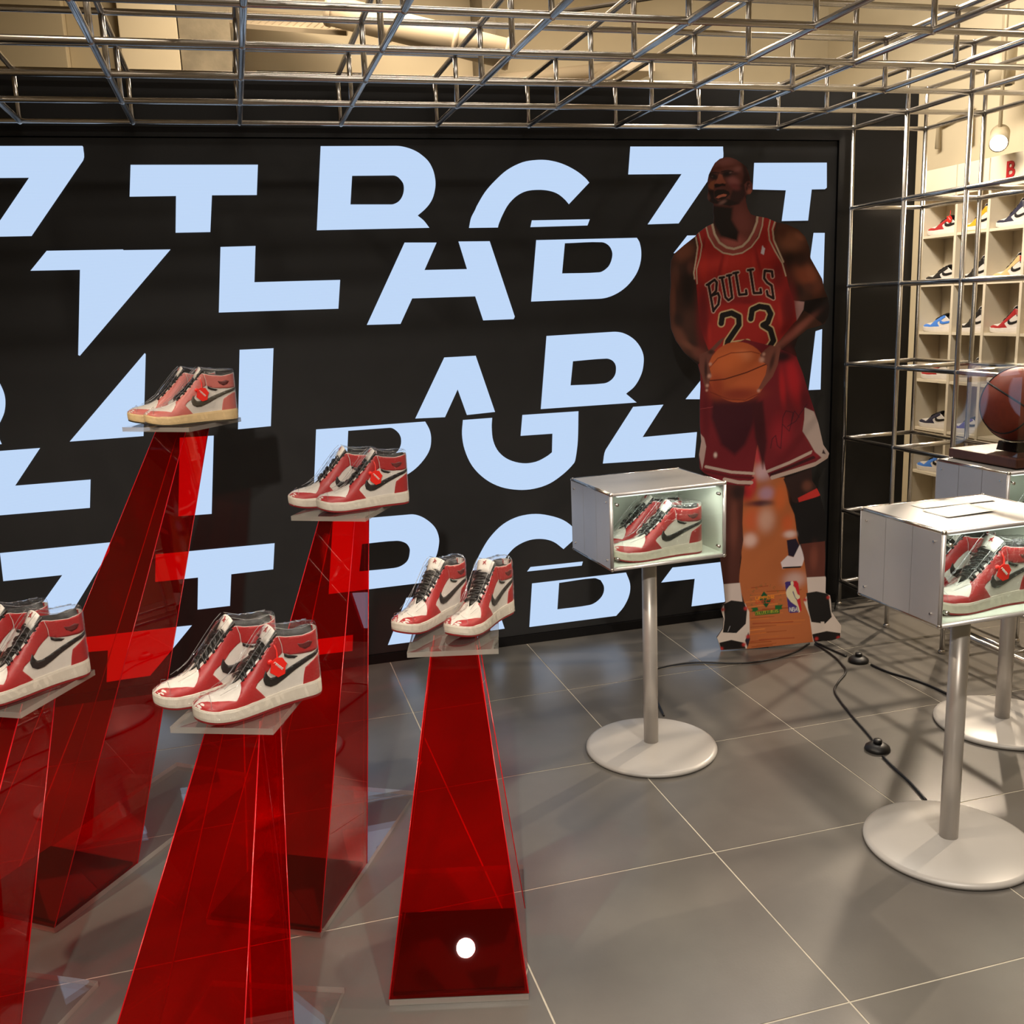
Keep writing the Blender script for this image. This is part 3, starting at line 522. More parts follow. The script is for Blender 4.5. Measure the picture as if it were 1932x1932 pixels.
PRINT = [
["p",[95,50,45],[[-0.0366,1.7818],[0.0862,1.7995],[0.096,1.7551],[0.1266,1.7275],[0.1362,1.705],[0.1134,1.6524],[0.0716,1.6092],[0.0388,1.6059],[0.0013,1.6118],[-0.0363,1.6578],[-0.0457,1.7071]],0.00205],
["b",[170,90,84],[0.0386,1.6372],[0.06069,0.02801],0,1.0],
["b",[120,64,58],[0.0754,1.7072],[0.03735,0.06069],-20,1.0],
["p",[34,27,26],[[-0.0412,1.7731],[0.0378,1.7616],[0.0334,1.7175],[0.0617,1.6721],[0.0573,1.6365],[-0.0083,1.6568],[-0.0364,1.7067]],0.0123],
["p",[95,52,46],[[-0.0597,1.8092],[-0.056,1.823],[-0.0583,1.8481],[-0.0579,1.8647],[-0.0532,1.8839],[-0.0415,1.907],[-0.0299,1.9259],[-0.0124,1.9391],[0.0095,1.9452],[0.0286,1.9432],[0.0506,1.9349],[0.0727,1.9204],[0.0875,1.9075],[0.0972,1.8899],[0.1033,1.8704],[0.1049,1.8564],[0.1117,1.8465],[0.1148,1.8338],[0.1128,1.8172],[0.1047,1.807],[0.0944,1.8066],[0.0885,1.8041],[0.0769,1.7835],[0.0548,1.7717],[0.0253,1.7685],[-0.0043,1.7709],[-0.0353,1.779],[-0.053,1.788],[-0.0592,1.798]],0.00205],
["p",[54,33,32],[[0.0727,1.9204],[0.0875,1.9075],[0.0996,1.8788],[0.1042,1.8564],[0.0822,1.8433],[0.0885,1.8041],[0.0622,1.7742],[0.0253,1.7671],[0.0265,1.8006],[0.0396,1.8308],[0.0719,1.8492],[0.079,1.8781]],0.01025],
["b",[132,78,72],[0.0141,1.9176],[0.04457,0.02228],0,1.0],
["b",[138,84,78],[0.0538,1.9052],[0.01634,0.01486],0,1.0],
["b",[112,62,54],[-0.024,1.905],[0.01783,0.01634],0,1.0],
["b",[156,92,90],[0.0394,1.8572],[0.02525,0.01634],20,1.0],
["b",[122,60,60],[0.0469,1.8361],[0.0208,0.01188],20,1.0],
["p",[142,82,58],[[-0.0568,1.8452],[-0.0473,1.8574],[-0.0282,1.8651],[-0.034,1.8472],[-0.0355,1.8278],[-0.0472,1.8324],[-0.0553,1.8396]],0.0041],
["b",[28,23,24],[-0.0363,1.8764],[0.02228,0.01188],22,1.0],
["b",[28,22,23],[0.0143,1.8844],[0.02228,0.01263],-5,1.0],
["b",[64,38,38],[0.0451,1.8834],[0.01337,0.00594],0,0.8],
["l",[38,27,27],[[-0.0517,1.8866],[-0.0342,1.8916],[-0.0166,1.8889]],0.00328],
["l",[38,27,27],[[-0.0049,1.8933],[0.0171,1.8965],[0.0392,1.8919]],0.00328],
["p",[152,84,66],[[-0.0122,1.8853],[-0.0033,1.8809],[0.0026,1.8654],[0.0115,1.8526],[0.0071,1.8486],[-0.0296,1.8485],[-0.0333,1.8528],[-0.0209,1.869],[-0.0165,1.8827]],0.0041],
["b",[118,92,86],[0.0282,1.8884],[0.00505,0.00238],-15,1.0],
["b",[90,70,64],[-0.0407,1.8766],[0.00416,0.00208],20,1.0],
["p",[35,25,25],[[-0.0333,1.8465],[-0.0267,1.8509],[-0.012,1.849],[-0.0003,1.851],[0.0108,1.8464],[0.0079,1.8403],[-0.0046,1.8421],[-0.0149,1.8383],[-0.0296,1.8353]],0.00205],
["p",[38,28,26],[[-0.0332,1.8222],[-0.0193,1.8301],[0.0028,1.8293],[0.0235,1.8202],[0.0272,1.8104],[0.0177,1.8023],[0.0103,1.7956],[-0.0044,1.7905],[-0.0236,1.7933],[-0.0332,1.8055]],0.0041],
["b",[100,58,56],[-0.009,1.8325],[0.01931,0.00416],0,1.0],
["p",[36,26,26],[[-0.0575,1.8286],[-0.0355,1.8278],[-0.0324,1.7985],[-0.0177,1.7868],[0.0177,1.7953],[0.0296,1.7893],[0.0622,1.7756],[0.0253,1.7678],[-0.0353,1.7783],[-0.053,1.7873],[-0.0472,1.799]],0.00615],
["p",[184,104,82],[[-0.0273,1.8],[-0.0177,1.8077],[0.0029,1.8126],[0.0162,1.8093],[0.0103,1.8026],[-0.0044,1.802],[-0.0177,1.7968]],0.00164],
["b",[126,90,84],[-0.0014,1.782],[0.01634,0.00668],-22,1.0],
["b",[90,62,58],[-0.056,1.8007],[0.00594,0.0104],0,1.0],
["p",[115,65,60],[[0.0822,1.8433],[0.091,1.8541],[0.1042,1.8553],[0.1117,1.8465],[0.1145,1.8338],[0.1123,1.8172],[0.1047,1.807],[0.0944,1.8087],[0.0869,1.8181]],0.00205],
["b",[56,33,34],[0.097,1.8442],[0.00668,0.00891],0,1.0],
["b",[60,36,36],[0.0912,1.8277],[0.00371,0.00891],0,1.0],
["b",[158,90,74],[0.1017,1.8183],[0.00891,0.00891],0,1.0],
["b",[150,100,92],[0.1,1.8406],[0.00238,0.00297],0,1.0],
["p",[60,37,31],[[-0.1016,1.6647],[-0.1482,1.633],[-0.188,1.6032],[-0.2022,1.5746],[-0.2048,1.5342],[-0.2028,1.4843],[-0.2078,1.4391],[-0.2082,1.375],[-0.2038,1.3196],[-0.1852,1.2702],[-0.1497,1.2221],[-0.0925,1.1846],[-0.0685,1.1554],[-0.035,1.1915],[-0.0351,1.2289],[-0.0734,1.2771],[-0.0877,1.3333],[-0.0971,1.4164],[-0.1017,1.4804],[-0.1111,1.517],[-0.1063,1.5754],[-0.0946,1.6243]],0.00205],
["b",[120,70,53],[-0.1483,1.6062],[0.04202,0.03501],-35,1.0],
["b",[34,24,22],[-0.1347,1.4771],[0.03035,0.0887],0,1.0],
["b",[98,56,43],[-0.1937,1.4339],[0.01214,0.09804],0,1.0],
["b",[104,62,50],[-0.1661,1.2857],[0.02334,0.05602],-28,1.0],
["b",[112,64,54],[-0.0924,1.222],[0.03735,0.02334],35,1.0],
["b",[70,42,35],[-0.1303,1.3489],[0.02801,0.04669],0,1.0],
["b",[88,52,42],[-0.1814,1.5197],[0.01401,0.04202],0,0.8],
["b",[84,50,42],[-0.1251,1.5491],[0.01401,0.02801],0,0.8],
["b",[44,29,26],[-0.1729,1.3506],[0.01867,0.02801],-10,0.8],
["b",[118,72,58],[-0.1353,1.2518],[0.02801,0.0112],38,0.8],
["b",[54,34,30],[-0.1115,1.2601],[0.02334,0.00934],38,0.8],
["p",[66,40,32],[[0.2016,1.7071],[0.2487,1.6943],[0.2937,1.6748],[0.3225,1.6469],[0.3385,1.6082],[0.3457,1.5629],[0.3679,1.5258],[0.3928,1.4839],[0.4034,1.4423],[0.4161,1.4143],[0.4243,1.3771],[0.4215,1.3402],[0.4069,1.3106],[0.376,1.3003],[0.3377,1.2925],[0.2951,1.264],[0.2524,1.2354],[0.224,1.2085],[0.186,1.1773],[0.1569,1.1926],[0.1661,1.2204],[0.2232,1.2554],[0.2843,1.3226],[0.3217,1.3627],[0.3208,1.4043],[0.2826,1.4058],[0.2627,1.4524],[0.25,1.4985],[0.2374,1.5398],[0.2081,1.5951],[0.1932,1.6494]],0.00205],
["b",[124,74,53],[0.2639,1.6334],[0.05602,0.04435],20,1.0],
["b",[36,25,22],[0.2584,1.5526],[0.03735,0.03501],0,1.0],
["b",[130,67,46],[0.3235,1.4979],[0.05602,0.03501],40,1.0],
["b",[40,27,24],[0.2914,1.4421],[0.02801,0.02801],0,1.0],
["b",[100,54,40],[0.3723,1.4481],[0.02334,0.03268],0,1.0],
["p",[178,138,136],[[0.2802,1.4059],[0.3233,1.3996],[0.3206,1.372],[0.2937,1.3292],[0.2813,1.3782]],0.00308],
["p",[24,19,20],[[0.3232,1.4042],[0.4137,1.4153],[0.4243,1.3771],[0.4216,1.3355],[0.3973,1.311],[0.3459,1.3525],[0.3193,1.3675]],0.0041],
["b",[140,84,62],[0.2966,1.6457],[0.02334,0.01214],35,0.8],
["b",[92,52,40],[0.2304,1.666],[0.01867,0.02801],0,0.8],
["b",[142,78,56],[0.347,1.5084],[0.01867,0.03268],-30,0.8],
["b",[52,32,27],[0.3032,1.5599],[0.02334,0.02801],0,0.8],
["b",[78,44,36],[0.3388,1.454],[0.02334,0.01867],20,0.8],
["b",[138,78,68],[0.2898,1.2899],[0.09337,0.01587],-38,1.0],
["b",[128,76,66],[0.1997,1.2236],[0.03735,0.01867],-38,1.0],
["p",[160,38,36],[[-0.1016,1.6691],[-0.062,1.6966],[-0.0549,1.6585],[-0.0315,1.6219],[0.0014,1.5983],[0.0389,1.5902],[0.0764,1.5955],[0.1091,1.6167],[0.1368,1.6515],[0.1504,1.6911],[0.1546,1.7221],[0.1828,1.7166],[0.2064,1.7025],[0.1932,1.6494],[0.2081,1.5951],[0.2374,1.5398],[0.25,1.4985],[0.2627,1.4524],[0.2827,1.4012],[0.2937,1.3315],[0.2796,1.3182],[0.2233,1.2507],[0.1661,1.2204],[0.1617,1.1924],[0.1376,1.1934],[-0.0064,1.2184],[-0.0543,1.2298],[-0.0734,1.2771],[-0.0877,1.3333],[-0.0971,1.4164],[-0.1017,1.4804],[-0.1111,1.517],[-0.1063,1.5754],[-0.0923,1.6287]],0.00205],
["b",[104,24,28],[-0.0758,1.3605],[0.02801,0.12138],0,1.0],
["b",[110,26,30],[0.2616,1.3836],[0.03268,0.10271],0,1.0],
["b",[182,48,42],[0.0486,1.5515],[0.11672,0.04202],0,1.0],
["b",[182,46,38],[-0.0735,1.5472],[0.01867,0.05602],0,1.0],
["b",[120,28,30],[0.2191,1.5042],[0.02801,0.05602],0,1.0],
["b",[128,30,32],[0.0638,1.4191],[0.09337,0.01867],0,1.0],
["b",[134,28,30],[-0.0078,1.5447],[0.00747,0.05602],12,0.75],
["b",[186,52,46],[0.011,1.5439],[0.00654,0.05136],12,0.75],
["b",[130,28,30],[0.1379,1.5617],[0.00654,0.05136],-14,0.75],
["b",[186,52,46],[0.1241,1.5351],[0.00654,0.04669],-10,0.75],
["b",[124,26,30],[-0.0357,1.4368],[0.00654,0.0747],4,0.75],
["b",[176,44,40],[-0.0496,1.2947],[0.0084,0.04202],0,0.75],
["b",[120,26,30],[0.1018,1.4084],[0.02801,0.0084],0,0.75],
["b",[178,46,42],[0.2264,1.3481],[0.00934,0.05136],-6,0.75],
["b",[118,24,28],[0.2464,1.301],[0.01401,0.02801],30,0.75],
["b",[182,50,44],[0.1791,1.65],[0.00747,0.04202],-4,0.75],
["b",[120,26,28],[-0.0736,1.6324],[0.0056,0.02801],10,0.75],
["l",[150,70,64],[[-0.0527,1.6998],[-0.0433,1.6626],[-0.0222,1.627],[0.0083,1.6061],[0.0412,1.5986],[0.0763,1.6054],[0.1057,1.6267],[0.1283,1.6599],[0.1419,1.6981],[0.1443,1.7238]],0.01845],
["l",[196,172,148],[[-0.0643,1.6944],[-0.0549,1.6585],[-0.0315,1.6197],[0.0014,1.5961],[0.0389,1.5879],[0.0764,1.5933],[0.1115,1.6144],[0.1392,1.6492],[0.1527,1.691],[0.1556,1.722]],0.00533],
["l",[196,172,148],[[-0.0411,1.7047],[-0.0316,1.6666],[-0.0128,1.6347],[0.0153,1.6157],[0.0435,1.6093],[0.0762,1.6179],[0.0995,1.6395],[0.1179,1.67],[0.1315,1.7051],[0.1336,1.7272]],0.00861],
["l",[196,172,148],[[0.1837,1.7144],[0.1763,1.6768],[0.1816,1.6364],[0.2034,1.5953],[0.2325,1.5491],[0.2475,1.5009]],0.00492],
["l",[196,172,148],[[0.2026,1.707],[0.1927,1.6762],[0.1981,1.6358],[0.2151,1.5993],[0.2371,1.5534]],0.00615],
["l",[196,172,148],[[-0.0922,1.6732],[-0.0806,1.6282],[-0.0876,1.5837],[-0.1017,1.5392],[-0.0994,1.4848]],0.0041],
["l",[196,172,148],[[-0.1039,1.6581],[-0.0969,1.6199],[-0.104,1.5708],[-0.112,1.5261],[-0.1088,1.5033]],0.00533],
["l",[200,165,150],[[-0.0547,1.4808],[-0.0355,1.3781]],0.01681],
["l",[200,165,150],[[-0.0547,1.4822],[-0.0311,1.4967],[-0.0226,1.4864],[-0.0254,1.4546],[-0.0428,1.4371]],0.01681],
["l",[200,165,150],[[-0.0428,1.4371],[-0.0178,1.4461],[-0.012,1.4313],[-0.0157,1.404],[-0.0355,1.3809]],0.01681],
["l",[200,165,150],[[-0.0029,1.5038],[0.0116,1.4294],[0.0235,1.4175],[0.0377,1.427],[0.0253,1.5117]],0.01681],
["l",[200,165,150],[[0.0512,1.5198],[0.066,1.4364],[0.0944,1.438],[0.0919,1.4523]],0.01681],
["l",[200,165,150],[[0.1077,1.5289],[0.1228,1.4406],[0.1513,1.4403],[0.1487,1.4542]],0.01681],
["l",[200,165,150],[[0.1955,1.4997],[0.1928,1.5198],[0.1644,1.5231],[0.1624,1.4951],[0.1745,1.4787],[0.1922,1.4666],[0.2005,1.4173],[0.1775,1.4306],[0.174,1.4459]],0.01681],
["l",[200,165,150],[[-0.0114,1.5032],[0.0056,1.5052]],0.01681],
["l",[200,165,150],[[0.0168,1.5102],[0.0338,1.5132]],0.01681],
["l",[200,165,150],[[0.0418,1.5183],[0.0606,1.5212]],0.01681],
["l",[200,165,150],[[0.0982,1.5279],[0.1185,1.5299]],0.01681],
["l",[200,165,150],[[-0.0617,1.4788],[-0.049,1.4829]],0.01681],
["l",[160,38,36],[[-0.0547,1.4808],[-0.0355,1.3781]],0.01005],
["l",[160,38,36],[[-0.0547,1.4822],[-0.0311,1.4967],[-0.0226,1.4864],[-0.0254,1.4546],[-0.0428,1.4371]],0.01005],
["l",[160,38,36],[[-0.0428,1.4371],[-0.0178,1.4461],[-0.012,1.4313],[-0.0157,1.404],[-0.0355,1.3809]],0.01005],
["l",[160,38,36],[[-0.0029,1.5038],[0.0116,1.4294],[0.0235,1.4175],[0.0377,1.427],[0.0253,1.5117]],0.01005],
["l",[160,38,36],[[0.0512,1.5198],[0.066,1.4364],[0.0944,1.438],[0.0919,1.4523]],0.01005],
["l",[160,38,36],[[0.1077,1.5289],[0.1228,1.4406],[0.1513,1.4403],[0.1487,1.4542]],0.01005],
["l",[160,38,36],[[0.1955,1.4997],[0.1928,1.5198],[0.1644,1.5231],[0.1624,1.4951],[0.1745,1.4787],[0.1922,1.4666],[0.2005,1.4173],[0.1775,1.4306],[0.174,1.4459]],0.01005],
["l",[28,20,22],[[-0.0547,1.4808],[-0.0355,1.3781]],0.00902],
["l",[28,20,22],[[-0.0547,1.4822],[-0.0311,1.4967],[-0.0226,1.4864],[-0.0254,1.4546],[-0.0428,1.4371]],0.00902],
["l",[28,20,22],[[-0.0428,1.4371],[-0.0178,1.4461],[-0.012,1.4313],[-0.0157,1.404],[-0.0355,1.3809]],0.00902],
["l",[28,20,22],[[-0.0029,1.5038],[0.0116,1.4294],[0.0235,1.4175],[0.0377,1.427],[0.0253,1.5117]],0.00902],
["l",[28,20,22],[[0.0512,1.5198],[0.066,1.4364],[0.0944,1.438],[0.0919,1.4523]],0.00902],
["l",[28,20,22],[[0.1077,1.5289],[0.1228,1.4406],[0.1513,1.4403],[0.1487,1.4542]],0.00902],
["l",[28,20,22],[[0.1955,1.4997],[0.1928,1.5198],[0.1644,1.5231],[0.1624,1.4951],[0.1745,1.4787],[0.1922,1.4666],[0.2005,1.4173],[0.1775,1.4306],[0.174,1.4459]],0.00902],
["l",[28,20,22],[[-0.0114,1.5032],[0.0056,1.5052]],0.00902],
["l",[28,20,22],[[0.0168,1.5102],[0.0338,1.5132]],0.00902],
["l",[28,20,22],[[0.0418,1.5183],[0.0606,1.5212]],0.00902],
["l",[28,20,22],[[0.0982,1.5279],[0.1185,1.5299]],0.00902],
["l",[28,20,22],[[-0.0617,1.4788],[-0.049,1.4829]],0.00902],
["l",[200,172,130],[[-0.0045,1.3308],[0.0001,1.3611],[0.0357,1.3688],[0.0643,1.3538],[0.0655,1.3224],[0.022,1.2615],[0.0183,1.243],[0.0986,1.2513]],0.03178],
["l",[200,172,130],[[0.112,1.3436],[0.1173,1.3779],[0.1448,1.3893],[0.1772,1.3833],[0.1905,1.3588],[0.179,1.3269],[0.16,1.3175],[0.1899,1.2987],[0.203,1.2562],[0.1852,1.2289],[0.1565,1.2245],[0.1299,1.235]],0.03178],
["l",[24,20,22],[[-0.0045,1.3308],[0.0001,1.3611],[0.0357,1.3688],[0.0643,1.3538],[0.0655,1.3224],[0.022,1.2615],[0.0183,1.243],[0.0986,1.2513]],0.02153],
["l",[24,20,22],[[0.112,1.3436],[0.1173,1.3779],[0.1448,1.3893],[0.1772,1.3833],[0.1905,1.3588],[0.179,1.3269],[0.16,1.3175],[0.1899,1.2987],[0.203,1.2562],[0.1852,1.2289],[0.1565,1.2245],[0.1299,1.235]],0.02153],
["p",[205,195,205],[[0.1537,1.6196],[0.1599,1.6104],[0.1646,1.6066],[0.1603,1.5825],[0.1479,1.5892],[0.1506,1.6017]],0.00123],
["p",[172,98,58],[[0.1455,0.8473],[0.1779,0.7491],[0.1994,0.7063],[0.255,0.7105],[0.278,0.6041],[0.3,0.5535],[0.3163,0.4456],[0.3427,0.3722],[0.3627,0.2766],[0.3675,0.2251],[0.398,0.0035],[0.1091,-0.0124],[0.1188,0.0916],[0.1001,0.1814],[0.0707,0.2783],[0.084,0.3862],[0.076,0.4941],[0.0818,0.6352],[0.123,0.6961],[0.1317,0.848]],0.00205],
["b",[184,60,70],[0.1481,0.8025],[0.01974,0.04605],0,1.0],
["b",[196,160,168],[0.1677,0.7357],[0.03947,0.03618],0,1.0],
["b",[178,40,45],[0.106,0.6585],[0.02961,0.03947],0,1.0],
["b",[170,130,150],[0.1828,0.6477],[0.03289,0.02961],0,1.0],
["b",[178,50,55],[0.13,0.6888],[0.01316,0.03289],0,1.0],
["b",[64,32,44],[0.1589,0.6067],[0.05921,0.01447],0,1.0],
["b",[192,92,56],[0.1247,0.5413],[0.03947,0.05263],0,1.0],
["b",[196,150,132],[0.1843,0.5382],[0.03618,0.05263],0,1.0],
["b",[212,176,166],[0.1186,0.4561],[0.02961,0.02961],0,1.0],
["b",[196,98,52],[0.2425,0.6271],[0.02632,0.05921],0,1.0],
["b",[192,90,50],[0.2725,0.5194],[0.02632,0.03947],0,1.0],
["b",[206,178,172],[0.284,0.4724],[0.02632,0.01579],0,1.0],
["b",[188,154,146],[0.3055,0.2798],[0.04605,0.03289],0,1.0],
["p",[34,25,44],[[0.2703,0.4481],[0.3091,0.4532],[0.3276,0.4163],[0.3036,0.3743],[0.2786,0.3829]],0.00308],
["p",[218,204,208],[[0.2472,0.3557],[0.2751,0.3831],[0.3001,0.3745],[0.3252,0.4272],[0.3463,0.372],[0.3364,0.3363],[0.2548,0.3277]],0.00308],
["l",[24,20,24],[[0.2583,0.3319],[0.3294,0.3316]],0.00656],
["l",[150,70,40],[[0.1262,0.2533],[0.1949,0.2582]],0.00362],
["l",[178,100,56],[[0.1097,0.2465],[0.1688,0.252]],0.00506],
["l",[146,74,38],[[0.1908,0.2343],[0.3354,0.2349]],0.00376],
["l",[188,104,52],[[0.1407,0.2294],[0.2868,0.23]],0.00291],
["l",[200,118,60],[[0.2073,0.218],[0.2673,0.2234]],0.00468],
["l",[200,118,60],[[0.1218,0.2151],[0.2142,0.2187]],0.00233],
["l",[178,100,56],[[0.169,0.2047],[0.303,0.2059]],0.00287],
["l",[178,100,56],[[0.1281,0.1993],[0.2172,0.2031]],0.00481],
["l",[200,118,60],[[0.1008,0.1931],[0.1912,0.1968]],0.00483],
["l",[178,100,56],[[0.1581,0.1822],[0.2627,0.185]],0.003],
["l",[200,118,60],[[0.1517,0.1748],[0.2356,0.1788]],0.00472],
["l",[200,118,60],[[0.1051,0.1697],[0.1675,0.175]],0.00375],
["l",[146,74,38],[[0.1744,0.158],[0.3121,0.159]],0.00532],
["l",[146,74,38],[[0.1227,0.1532],[0.2272,0.1561]],0.00413],
["l",[150,70,40],[[0.1509,0.1438],[0.2292,0.1482]],0.0045],
["l",[200,118,60],[[0.1372,0.1369],[0.2586,0.1388]],0.00238],
["l",[178,100,56],[[0.1076,0.1308],[0.1911,0.1349]],0.00407],
["l",[146,74,38],[[0.1278,0.1219],[0.2231,0.1252]],0.003],
["l",[188,104,52],[[0.1036,0.1155],[0.2019,0.1187]],0.00499],
["l",[200,118,60],[[0.2104,0.1015],[0.3525,0.1022]],0.00211],
["l",[150,70,40],[[0.134,0.0982],[0.3026,0.0973]],0.00488],
["l",[188,104,52],[[0.2008,0.0865],[0.3367,0.0875]],0.00301],
["l",[146,74,38],[[0.123,0.0832],[0.2314,0.0858]],0.00287],
["l",[178,100,56],[[0.1699,0.0726],[0.2457,0.0771]],0.00208],
["l",[200,118,60],[[0.1063,0.0685],[0.1832,0.073]],0.00532],
["l",[146,74,38],[[0.1669,0.0572],[0.2751,0.0598]],0.00344],
["l",[188,104,52],[[0.1252,0.0518],[0.1895,0.057]],0.00447],
["l",[178,100,56],[[0.1699,0.0413],[0.3396,0.0403]],0.00218],
["l",[188,104,52],[[0.1579,0.0342],[0.2442,0.0381]],0.00245],
["l",[150,70,40],[[0.1625,0.0261],[0.3095,0.0263]],0.00419],
["l",[150,70,40],[[0.1246,0.0204],[0.2055,0.0246]],0.0034],
["l",[146,74,38],[[0.1059,0.0137],[0.2121,0.0164]],0.00417],
["l",[146,74,38],[[0.1511,0.0031],[0.2336,0.0072]],0.00215],
["l",[146,74,38],[[0.1311,-0.0035],[0.2168,0.0004]],0.00458],
["p",[78,42,36],[[-0.0436,0.6975],[0.0952,0.6919],[0.0888,0.6349],[0.0863,0.5291],[0.0904,0.4576],[0.0771,0.3649],[0.0744,0.2708],[0.0084,0.2701],[-0.0005,0.3547],[-0.0092,0.4128],[-0.0236,0.5349],[-0.0379,0.6413]],0.00205],
["b",[108,60,50],[0.0512,0.5309],[0.01842,0.10526],0,1.0],
["b",[46,28,28],[0.0677,0.657],[0.03289,0.03289],0,1.0],
["p",[202,186,180],[[0.0091,0.2759],[0.0778,0.2779],[0.0892,0.1967],[0.1005,0.1371],[0.0181,0.1714],[0.018,0.2008]],0.00205],
["p",[208,194,184],[[0.0003,0.165],[0.0144,0.1937],[0.1,0.1888],[0.1182,0.1509],[0.1213,0.0617],[0.1091,-0.0094],[0.0011,-0.0097],[-0.0185,0.0439],[0.0078,0.0832]],0.00205],
["p",[30,28,28],[[0.0109,0.1902],[0.0428,0.2045],[0.0964,0.1949],[0.1088,0.1588],[0.1044,0.0999],[0.0653,0.0613],[0.0079,0.0669],[0.0148,0.1273]],0.00205],
["p",[30,26,26],[[-0.0077,0.0231],[0.044,0.0327],[0.0944,0.0185],[0.1055,-0.0091],[0.0011,-0.0097]],0.00205],
["p",[44,36,48],[[0.1015,0.0256],[0.1155,0.062],[0.123,0.0318],[0.1126,-0.0051]],0.00205],
["b",[178,52,50],[0.006,0.1669],[0.00855,0.00855],0,1.0],
["b",[178,52,50],[0.1038,0.1665],[0.00855,0.00855],0,1.0],
["b",[178,52,50],[0.1136,0.0435],[0.00855,0.00855],0,1.0],
["b",[178,52,50],[0.0974,0.0093],[0.00855,0.00855],0,1.0],
["b",[178,52,50],[0.0011,-0.0044],[0.00855,0.00855],0,1.0],
["l",[150,150,155],[[0.0294,0.0708],[0.0378,0.0926]],0.00246],
["p",[48,31,30],[[0.2517,0.7037],[0.3673,0.7412],[0.3727,0.6907],[0.3888,0.6618],[0.4072,0.6293],[0.3202,0.5949],[0.2919,0.6069],[0.2699,0.6608]],0.00205],
["b",[108,64,52],[0.3501,0.6708],[0.02105,0.02237],0,1.0],
["p",[192,50,46],[[0.3127,0.6221],[0.3993,0.6627],[0.4072,0.6293],[0.3202,0.5963]],0.00205],
["p",[22,20,22],[[0.2907,0.5978],[0.4094,0.6271],[0.4289,0.5539],[0.4357,0.4321],[0.3294,0.4291],[0.3078,0.5175]],0.00205],
["p",[92,48,40],[[0.3294,0.4291],[0.4328,0.4358],[0.436,0.3671],[0.4355,0.2813],[0.3576,0.2813],[0.3427,0.3722]],0.00205],
["b",[118,64,52],[0.3854,0.3698],[0.01711,0.05263],0,1.0],
["p",[204,190,184],[[0.3575,0.2856],[0.4389,0.2855],[0.441,0.2099],[0.3642,0.2106]],0.00205],
["p",[208,194,184],[[0.3469,0.1821],[0.364,0.2179],[0.4598,0.2052],[0.4669,0.1308],[0.5121,0.0687],[0.5109,0.0126],[0.3907,0.0039],[0.3736,0.114]],0.00205],
["p",[30,28,28],[[0.3569,0.2183],[0.3997,0.2233],[0.4503,0.2094],[0.4593,0.1461],[0.4675,0.1085],[0.4394,0.0804],[0.3814,0.0912],[0.3656,0.1515]],0.00205],
["p",[30,26,26],[[0.3863,0.0372],[0.4475,0.0478],[0.5059,0.0354],[0.5066,0.0106],[0.3943,0.0037]],0.00205],
["p",[208,194,184],[[0.4211,0.0904],[0.4356,0.0895],[0.4382,0.073],[0.4237,0.0738]],0.00205],
["b",[178,52,50],[0.4507,0.1946],[0.00789,0.00789],0,1.0],
["b",[178,52,50],[0.3525,0.1891],[0.00789,0.00789],0,1.0],
["b",[178,52,50],[0.4977,0.0156],[0.00789,0.00789],0,1.0],
["b",[178,52,50],[0.4049,0.0166],[0.00789,0.00789],0,1.0],
["p",[112,28,38],[[-0.0952,1.1752],[-0.0716,1.2072],[0.0898,1.2661],[0.1982,1.2352],[0.2665,1.2059],[0.2975,1.188],[0.3261,1.1236],[0.3468,1.0556],[0.3726,0.9801],[0.3927,0.9247],[0.4158,0.8344],[0.4411,0.7987],[0.4334,0.7769],[0.3866,0.7514],[0.1994,0.7049],[0.1779,0.7491],[0.1591,0.8604],[0.1434,0.8474],[0.1293,0.7515],[0.1162,0.6811],[0.0188,0.693],[-0.0713,0.744],[-0.092,0.7589],[-0.0954,0.8177],[-0.0851,0.872],[-0.0919,0.9405],[-0.0919,1.0585]],0.00205],
["p",[62,18,30],[[-0.0375,1.0527],[0.1466,1.0377],[0.1273,0.9303],[0.0937,0.8498],[0.0527,0.8105],[-0.0027,0.8544],[-0.0441,0.9654]],0.01845],
["p",[64,19,28],[[0.1196,1.0119],[0.1639,1.0234],[0.1833,0.8593],[0.1675,0.7496],[0.1348,0.8753]],0.0123],
["b",[172,32,42],[0.2856,1.0986],[0.02961,0.09868],-12,1.0],
["b",[168,32,40],[0.2417,1.0737],[0.01316,0.07895],-5,1.0],
["b",[96,22,34],[0.3394,0.9884],[0.01974,0.07895],-12,1.0],
["b",[40,16,24],[0.2396,1.1938],[0.04605,0.02368],0,1.0],
["b",[150,34,46],[0.2379,0.8978],[0.04605,0.07237],0,1.0],
["b",[96,22,32],[-0.0646,0.9663],[0.01711,0.10526],0,1.0],
["l",[188,164,154],[[-0.0644,0.7693],[0.0393,0.742],[0.1295,0.732]],0.01128],
["l",[90,26,32],[[-0.0678,0.7508],[0.0325,0.7243],[0.1263,0.7141]],0.01025],
["l",[188,164,154],[[0.0118,0.7142],[0.0674,0.6989],[0.1216,0.6948]],0.01435],
["l",[188,164,154],[[0.1885,0.7382],[0.2748,0.7686],[0.3678,0.8091]],0.0123],
["l",[60,20,26],[[0.2026,0.7236],[0.2821,0.7523],[0.3753,0.7866]],0.0123],
["l",[188,164,154],[[0.2063,0.7115],[0.2964,0.7349],[0.3864,0.7597],[0.433,0.7908]],0.0164],
["p",[130,30,40],[[0.3743,0.8261],[0.403,0.7936],[0.3859,0.7806],[0.3645,0.8024]],0.00205],
["p",[184,164,158],[[0.3325,0.9887],[0.3708,0.97],[0.3928,0.9179],[0.4158,0.8344],[0.4376,0.7988],[0.4103,0.7794],[0.3782,0.8086],[0.3493,0.8582],[0.3263,0.8936],[0.3322,0.9412]],0.00205],
